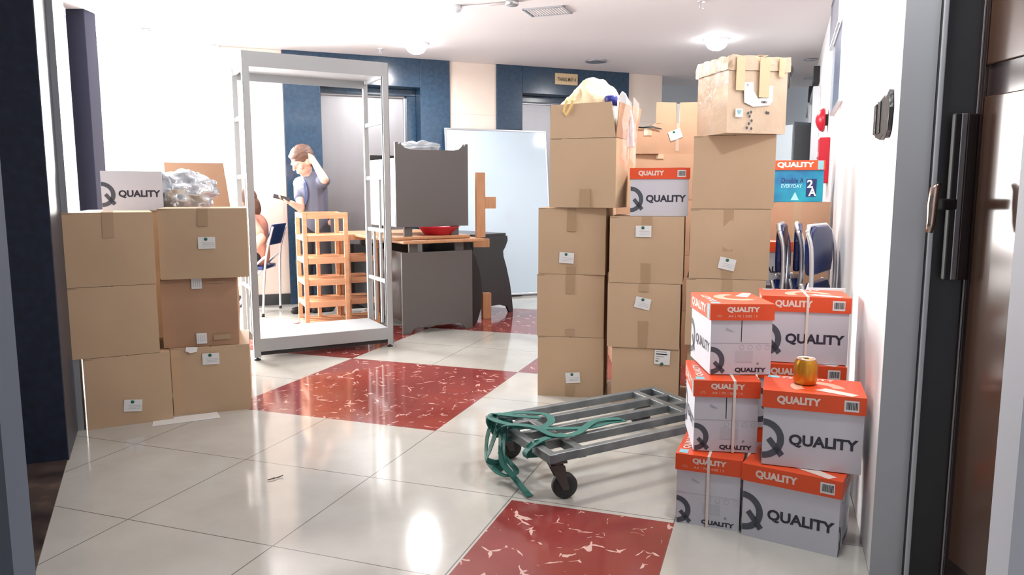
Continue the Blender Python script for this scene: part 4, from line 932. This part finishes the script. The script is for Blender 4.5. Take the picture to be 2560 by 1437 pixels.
# ------------------------------------------------------------------ folding chairs
FC = 'folding chairs with chrome tubes'
def tubes(pts, r_=.011): return spl(pts, 5)
def folded_chair(lab, loc, rz, tilt=0):
    r = thing('folding_chair', lab, 'folding chair', loc, 0, FC, (tilt, 0, rz)); w2 = .21
    # local: x width, y thickness, z height
    for s in (-1, 1):
        mb = MB(); mb.tube(tubes([(s * w2, .03, 0), (s * w2, .035, .35), (s * w2, -.03, .60), (s * w2, -.035, .85), (s * w2 * .95, -.01, .955)]), .011, 'chrome'); mb.build('back_tube', r)
        mb = MB(); mb.tube(tubes([(s * w2 * .85, -.05, 0.0), (s * w2 * .85, -.055, .35), (s * w2 * .85, .0, .62), (s * w2 * .85, .02, .70)]), .010, 'chrome'); mb.build('leg_tube', r)
    mb = MB(); mb.tube([(-w2 * .95, -.01, .955), (-w2 * .7, .0, .985), (w2 * .7, .0, .985), (w2 * .95, -.01, .955)], .011, 'chrome'); mb.tube([(-w2, .03, .06), (w2, .03, .06)], .009, 'chrome'); mb.tube([(-w2 * .85, -.05, .1), (w2 * .85, -.05, .1)], .009, 'chrome'); mb.build('cross_tube', r)
    mb = MB(); mb.prism([(-.17, -.03, .74), (-.198, -.03, .80), (-.20, -.03, .90), (-.17, -.03, .96), (-.10, -.03, .985), (.10, -.03, .985), (.17, -.03, .96), (.20, -.03, .90), (.198, -.03, .80), (.17, -.03, .74)], (0, .035, 0), 'navy_pad'); mb.build('back_pad', r, .012, seg=3)
    mb = MB(); mb.prism([(-.18, -.03, .30), (-.17, -.03, .66), (-.12, -.03, .70), (.12, -.03, .70), (.17, -.03, .66), (.18, -.03, .30), (.12, -.03, .26), (-.12, -.03, .26)], (0, .045, 0), 'navy_pad'); mb.build('seat_pad', r, .012, seg=3)
    return r
c1 = folded_chair('folded chair by the right wall, nearest the brown boxes', (1.565, 4.11, 0), math.radians(78))
c2 = copy_tree(c1); c2.location = (1.655, 4.13, 0); c2['label'] = 'folded chair in the middle of the three leaning by the right wall'
c3 = copy_tree(c1); c3.location = (1.665, 3.93, 0); c3.rotation_euler = (-.02, 0, math.radians(52)); c3['label'] = 'blue folded chair turned outward, touching the right wall'
c3.location = (1.585, 3.80, 0)
c1.location = (1.44, 3.98, 0); c1.rotation_euler = (0, 0, math.radians(66)); c2.location = (1.545, 4.03, 0); c2.rotation_euler = (0, 0, math.radians(68))

# occupied chair
r = thing('folding_chair', 'open folding chair with silver tubes under the seated person', 'folding chair', (-2.5, 7.10, 0), 0, FC)
# chair faces -x; back rest at +x
for y, s in ((-.2, 1), (.2, 1)):
    mb = MB(); mb.tube(tubes([(.17, y * 1.3, 0.0), (.19, y * 1.15, .40), (.215, y, .62), (.275, y, .84)]), .011, 'chrome'); mb.build('back_tube', r)
    mb = MB(); mb.tube(tubes([(-.24, y * .95, 0.0), (-.10, y * .95, .25), (.08, y * .95, .46), (.19, y * .95, .56)]), .011, 'chrome'); mb.build('leg_tube', r)
    MB().lathe([(.014, 0), (.014, .03)], 'black', c=(.17, y * 1.3, 0)).build('foot_cap', r); MB().lathe([(.014, 0), (.014, .03)], 'black', c=(-.24, y * .95, 0)).build('foot_cap', r)
MB().box(-.22, .17, -.19, .19, .43, .47, 'navy_pad').build('seat_pad', r, .015, seg=3)
mb = MB(); mb.hexa([(.20, -.2, .66), (.225, -.2, .66), (.225, .2, .66), (.20, .2, .66), (.26, -.2, .86), (.285, -.2, .86), (.285, .2, .86), (.26, .2, .86)], 'navy_pad'); mb.build('back_pad', r, .012, seg=3)

# ------------------------------------------------------------------ people
def capsule(mb, a, b, ra, rb, m, n=14, k=6):
    a, b = Vector(a), Vector(b); pts = []; rs = []
    d = (b - a); L0 = d.length; d = d.normalized()
    for i in range(k + 1): t = PI / 2 * (1 - i / k); pts.append(a - d * ra * math.sin(t)); rs.append(max(ra * math.cos(t), 1e-4))
    for i in range(1, 5): t = i / 5; pts.append(a.lerp(b, t)); rs.append(ra + (rb - ra) * t)
    for i in range(k + 1): t = PI / 2 * i / k; pts.append(b + d * rb * math.sin(t)); rs.append(max(rb * math.cos(t), 1e-4))
    mb.tube(pts, 0, m, n, rs=rs)
def chain(mb, pts, rs, m):
    for i in range(len(pts) - 1): capsule(mb, pts[i], pts[i + 1], rs[i], rs[i + 1], m)
def fuse(o, vox=.007, it=4):
    r_ = o.modifiers.new('r', 'REMESH'); r_.mode = 'VOXEL'; r_.voxel_size = vox; r_.use_smooth_shade = True
    s_ = o.modifiers.new('s', 'SMOOTH'); s_.iterations = it; s_.factor = .5
    return o
def hand(mb, w, d, palm_n, m, curl=.5, L=.085, thumb=1):
    """w wrist, d finger direction, palm_n palm normal: palm, four fingers, thumb"""
    w, d, pn = Vector(w), Vector(d).normalized(), Vector(palm_n).normalized(); sd = d.cross(pn).normalized()
    for k in (-1.2, -.4, .4, 1.2): capsule(mb, w + sd * k * .012, w + d * L + sd * k * .017, .014, .012, m, 10, 3)
    for k, ln in ((-1.5, .062), (-.5, .072), (.5, .068), (1.5, .052)):
        p0 = w + d * L + sd * k * .0185; p1 = p0 + (d + pn * curl * .5).normalized() * ln * .5; p2 = p1 + (d + pn * curl * 2).normalized() * ln * .5
        capsule(mb, p0, p1, .0095, .0085, m, 8, 3); capsule(mb, p1, p2, .0085, .007, m, 8, 3)
    p0 = w + d * .02 - sd * .018 * thumb; p1 = p0 + (d * .6 - sd * thumb + pn * .4).normalized() * .042; p2 = p1 + (d - sd * .2 * thumb + pn * .6).normalized() * .032
    capsule(mb, p0, p1, .013, .010, m, 8, 3); capsule(mb, p1, p2, .010, .008, m, 8, 3)
def head(mb, c, fwd, up, m):
    c, f, u = Vector(c), Vector(fwd).normalized(), Vector(up).normalized(); u = (u - f * u.dot(f)).normalized(); s = f.cross(u)
    R_ = Matrix((s, f, u)).transposed() * 1.12
    def P_(x, y, z): return c + (s * x + f * y + u * z) * 1.12
    mb.ell(P_(0, -.01, .02), (.076, .095, .10), m, R_, 20, 14)
    mb.ell(P_(0, .012, -.045), (.060, .072, .072), m, R_, 18, 12)
    capsule(mb, P_(0, .045, -.095), P_(0, .055, -.092), .026, .022, m)     # chin
    capsule(mb, P_(0, .085, .018), P_(0, .103, -.022), .010, .015, m, 8, 3)    # nose
    for q in (-1, 1):
        mb.ell(P_(q * .03, .078, .018), (.020, .014, .012), m, R_, 10, 8); mb.ell(P_(q * .078, -.005, -.005), (.012, .022, .034), m, R_, 10, 8)
        mb.ell(P_(q * .045, .06, -.02), (.024, .02, .022), m, R_, 10, 8)
    mb.ell(P_(0, .082, -.055), (.024, .012, .007), m, R_, 10, 6); mb.ell(P_(0, .080, -.068), (.022, .012, .007), m, R_, 10, 6)
    return P_, R_
# standing person looking down at a phone
px_, py_ = -1.93, 7.10
r = thing('person', 'standing person in a grey polo shirt scratching their head and looking at a phone', 'person', (px_, py_, 0))
def w2l(x, y, z): return Vector((x - px_, y - py_, z))
f_dir = Vector((-.80, -.60, 0)).normalized(); s_dir = Vector((f_dir.y, -f_dir.x, 0))   # s_dir: towards the person's right hand side
if s_dir.x > 0: s_dir = -s_dir
mb = MB()
hip = w2l(-1.91, 7.12, .90); chest = w2l(-1.90, 7.12, 1.14); nk = w2l(-1.935, 7.08, 1.315)
side = Vector((.62, -.78, 0)).normalized()      # towards the raised (left) arm, near side
ls = chest + Vector((.10, -.05, .12)); rs_ = chest + Vector((-.135, .06, .10))
head_c = w2l(-1.965, 7.03, 1.445)
for s_, sx in ((1, 1), (-1, -1)): pass
chain(mb, [hip, chest - Vector((0, 0, .08)), chest + Vector((0, 0, .05))], [.13, .125, .12], 'skin')
chain(mb, [chest + Vector((0, 0, .1)), nk, head_c + Vector((.02, .02, -.04))], [.09, .052, .05], 'skin')
chain(mb, [ls, chest + Vector((0, 0, .13)), rs_], [.055, .07, .055], 'skin')
# raised arm (hand on head)
el = w2l(-1.745, 6.95, 1.275); wr = w2l(-1.865, 6.99, 1.475)
chain(mb, [ls, el], [.05, .042], 'skin'); chain(mb, [el, wr], [.042, .027], 'skin')
hand(mb, wr, (-.42, .0, .62), (-.5, .3, -.55), 'skin', .9, .07)
# phone arm
el2 = w2l(-1.97, 6.93, 1.01); wr2 = w2l(-2.03, 6.84, 1.06)
chain(mb, [rs_, el2], [.048, .040], 'skin'); chain(mb, [el2, wr2], [.038, .026], 'skin')
hand(mb, wr2, (-.75, -.25, .25), (.1, -.2, 1), 'skin', .7, .06)
# legs
for dx, dy in ((-.075, -.03), (.075, .03)):
    chain(mb, [hip + Vector((dx, dy, -.03)), w2l(-1.91 + dx * 1.1, 7.10 + dy, .48), w2l(-1.90 + dx * 1.2, 7.14 + dy, .09)], [.088, .055, .038], 'skin')
P_, HR = head(mb, head_c, (-.62, -.62, -.52), (-.25, -.30, .92), 'skin')
fuse(mb.build('body', r), .007, 3)
mb = MB(); mb.ell(P_(0, -.022, .045), (.088, .102, .092), 'hair', HR, 28, 20, lump(4, .10, 5)); mb.ell(P_(0, .045, .078), (.066, .038, .026), 'hair', HR, 16, 10); mb.ell(P_(0, -.055, -.01), (.076, .06, .075), 'hair', HR, 18, 12)
fuse(mb.build('hair', r), .006, 2)
mb = MB()   # polo shirt
chain(mb, [hip + Vector((0, 0, .0)), chest - Vector((0, 0, .12)), chest + Vector((0, 0, .06))], [.150, .140, .138], 'shirt')
chain(mb, [ls, chest + Vector((0, 0, .115)), rs_], [.070, .085, .068], 'shirt')
chain(mb, [ls, ls.lerp(el, .62)], [.068, .066], 'shirt'); chain(mb, [rs_, rs_.lerp(el2, .55)], [.064, .060], 'shirt')
chain(mb, [chest + Vector((-.01, -.02, .14)), nk + Vector((0, 0, -.045))], [.085, .062], 'shirt')
fuse(mb.build('polo_shirt', r), .008, 4)
mb = MB(); 
q0 = chest + Vector((-.085, -.125, .11)); mb.box(q0.x, q0.x + .03, q0.y - .004, q0.y, q0.z - .05, q0.z - .038, 'paper')
mb.build('name_badge', r)
mb = MB(); mb.ribbon(spl([nk + Vector((-.03, -.06, -.04)), chest + Vector((-.03, -.145, .08)), chest + Vector((-.02, -.158, -.02)), chest + Vector((-.05, -.16, -.12))]), .028, .006, 'navy_pad', (0, 1, 0)); mb.build('lanyard', r)
mb = MB()
for dx, dy in ((-.075, -.03), (.075, .03)):
    chain(mb, [hip + Vector((dx * .7, dy, -.02)), w2l(-1.91 + dx * 1.1, 7.10 + dy, .48), w2l(-1.90 + dx * 1.2, 7.14 + dy, .06)], [.108, .082, .068], 'trouser')
fuse(mb.build('trousers', r), .009, 4)
for dx, dy in ((-.075, -.03), (.075, .03)):
    b = w2l(-1.90 + dx * 1.2, 7.14 + dy, 0); mb = MB(); capsule(mb, b + Vector((.03, .03, .042)), b + Vector((-.10, -.10, .032)), .042, .032, 'black'); o = mb.build('shoe', r)
ph = Matrix.Translation((-2.105, 6.81, 1.108)) @ Matrix.Rotation(math.radians(18), 4, 'Z') @ Matrix.Rotation(math.radians(14), 4, 'Y') @ Matrix.Rotation(math.radians(25), 4, 'X')
o = MB().box(-.075, .075, -.037, .037, -.004, .004, 'black').build('phone', None, .003, ph); tag(o, 'black phone held flat in the standing person\'s hand', 'phone')
# seated person
r = thing('person', 'seated person in a salmon top and dark trousers behind the steel frame', 'person', (-2.5, 7.10, 0))
mb = MB()
hp = Vector((.02, 0, .56)); ch = Vector((.02, 0, .83)); nk = Vector((-.02, 0, .965)); hc = Vector((-.06, -.02, 1.06))
chain(mb, [hp, ch], [.13, .125], 'skin'); chain(mb, [ch + Vector((0, 0, .05)), nk, hc + Vector((0, 0, -.05))], [.08, .05, .05], 'skin')
sh1 = ch + Vector((.03, -.16, .05)); sh2 = ch + Vector((-.02, .16, .05)); chain(mb, [sh1, ch + Vector((0, 0, .07)), sh2], [.052, .07, .052], 'skin')
e1 = Vector((.185, -.26, .735)); w1 = Vector((.135, -.33, .63)); chain(mb, [sh1, e1], [.048, .040], 'skin'); chain(mb, [e1, w1], [.04, .028], 'skin'); hand(mb, w1, (-.25, -.1, -.8), (-1, 0, -.2), 'skin', .6, .06)
e2 = Vector((-.10, .24, .62)); w2_ = Vector((-.28, .15, .62)); chain(mb, [sh2, e2], [.048, .04], 'skin'); chain(mb, [e2, w2_], [.04, .028], 'skin'); hand(mb, w2_, (-1, -.1, 0), (0, 0, -1), 'skin', .5, .06)
for y in (-.10, .10): chain(mb, [hp + Vector((-.02, y * .8, -.01)), Vector((-.42, y * 1.3, .52)), Vector((-.40, y * 1.3, .09))], [.085, .055, .038], 'skin')
P_, HR = head(mb, hc, (-1, -.1, -.25), (-.2, 0, 1), 'skin'); fuse(mb.build('body', r), .008, 3)
mb = MB(); mb.ell(P_(0, -.03, .035), (.09, .10, .095), 'hair', HR, 24, 16); mb.ell(P_(0, -.075, -.05), (.082, .06, .10), 'hair', HR, 18, 12, lump(2, .2, 4)); fuse(mb.build('hair', r), .007, 2)
mb = MB(); chain(mb, [hp, ch], [.148, .142], 'pink_shirt'); chain(mb, [sh1, ch + Vector((0, 0, .06)), sh2], [.068, .085, .068], 'pink_shirt'); chain(mb, [sh1, sh1.lerp(e1, .7)], [.066, .058], 'pink_shirt'); chain(mb, [sh2, sh2.lerp(e2, .6)], [.064, .058], 'pink_shirt')
fuse(mb.build('top', r), .009, 4)
mb = MB()
for y in (-.10, .10): chain(mb, [hp + Vector((-.0, y * .8, -.015)), Vector((-.42, y * 1.3, .52)), Vector((-.40, y * 1.3, .10))], [.102, .078, .062], 'trouser')
fuse(mb.build('trousers', r), .009, 4)
for y in (-.13, .13): mb = MB(); capsule(mb, Vector((-.37, y, .042)), Vector((-.52, y, .034)), .042, .034, 'black'); mb.build('shoe', r)
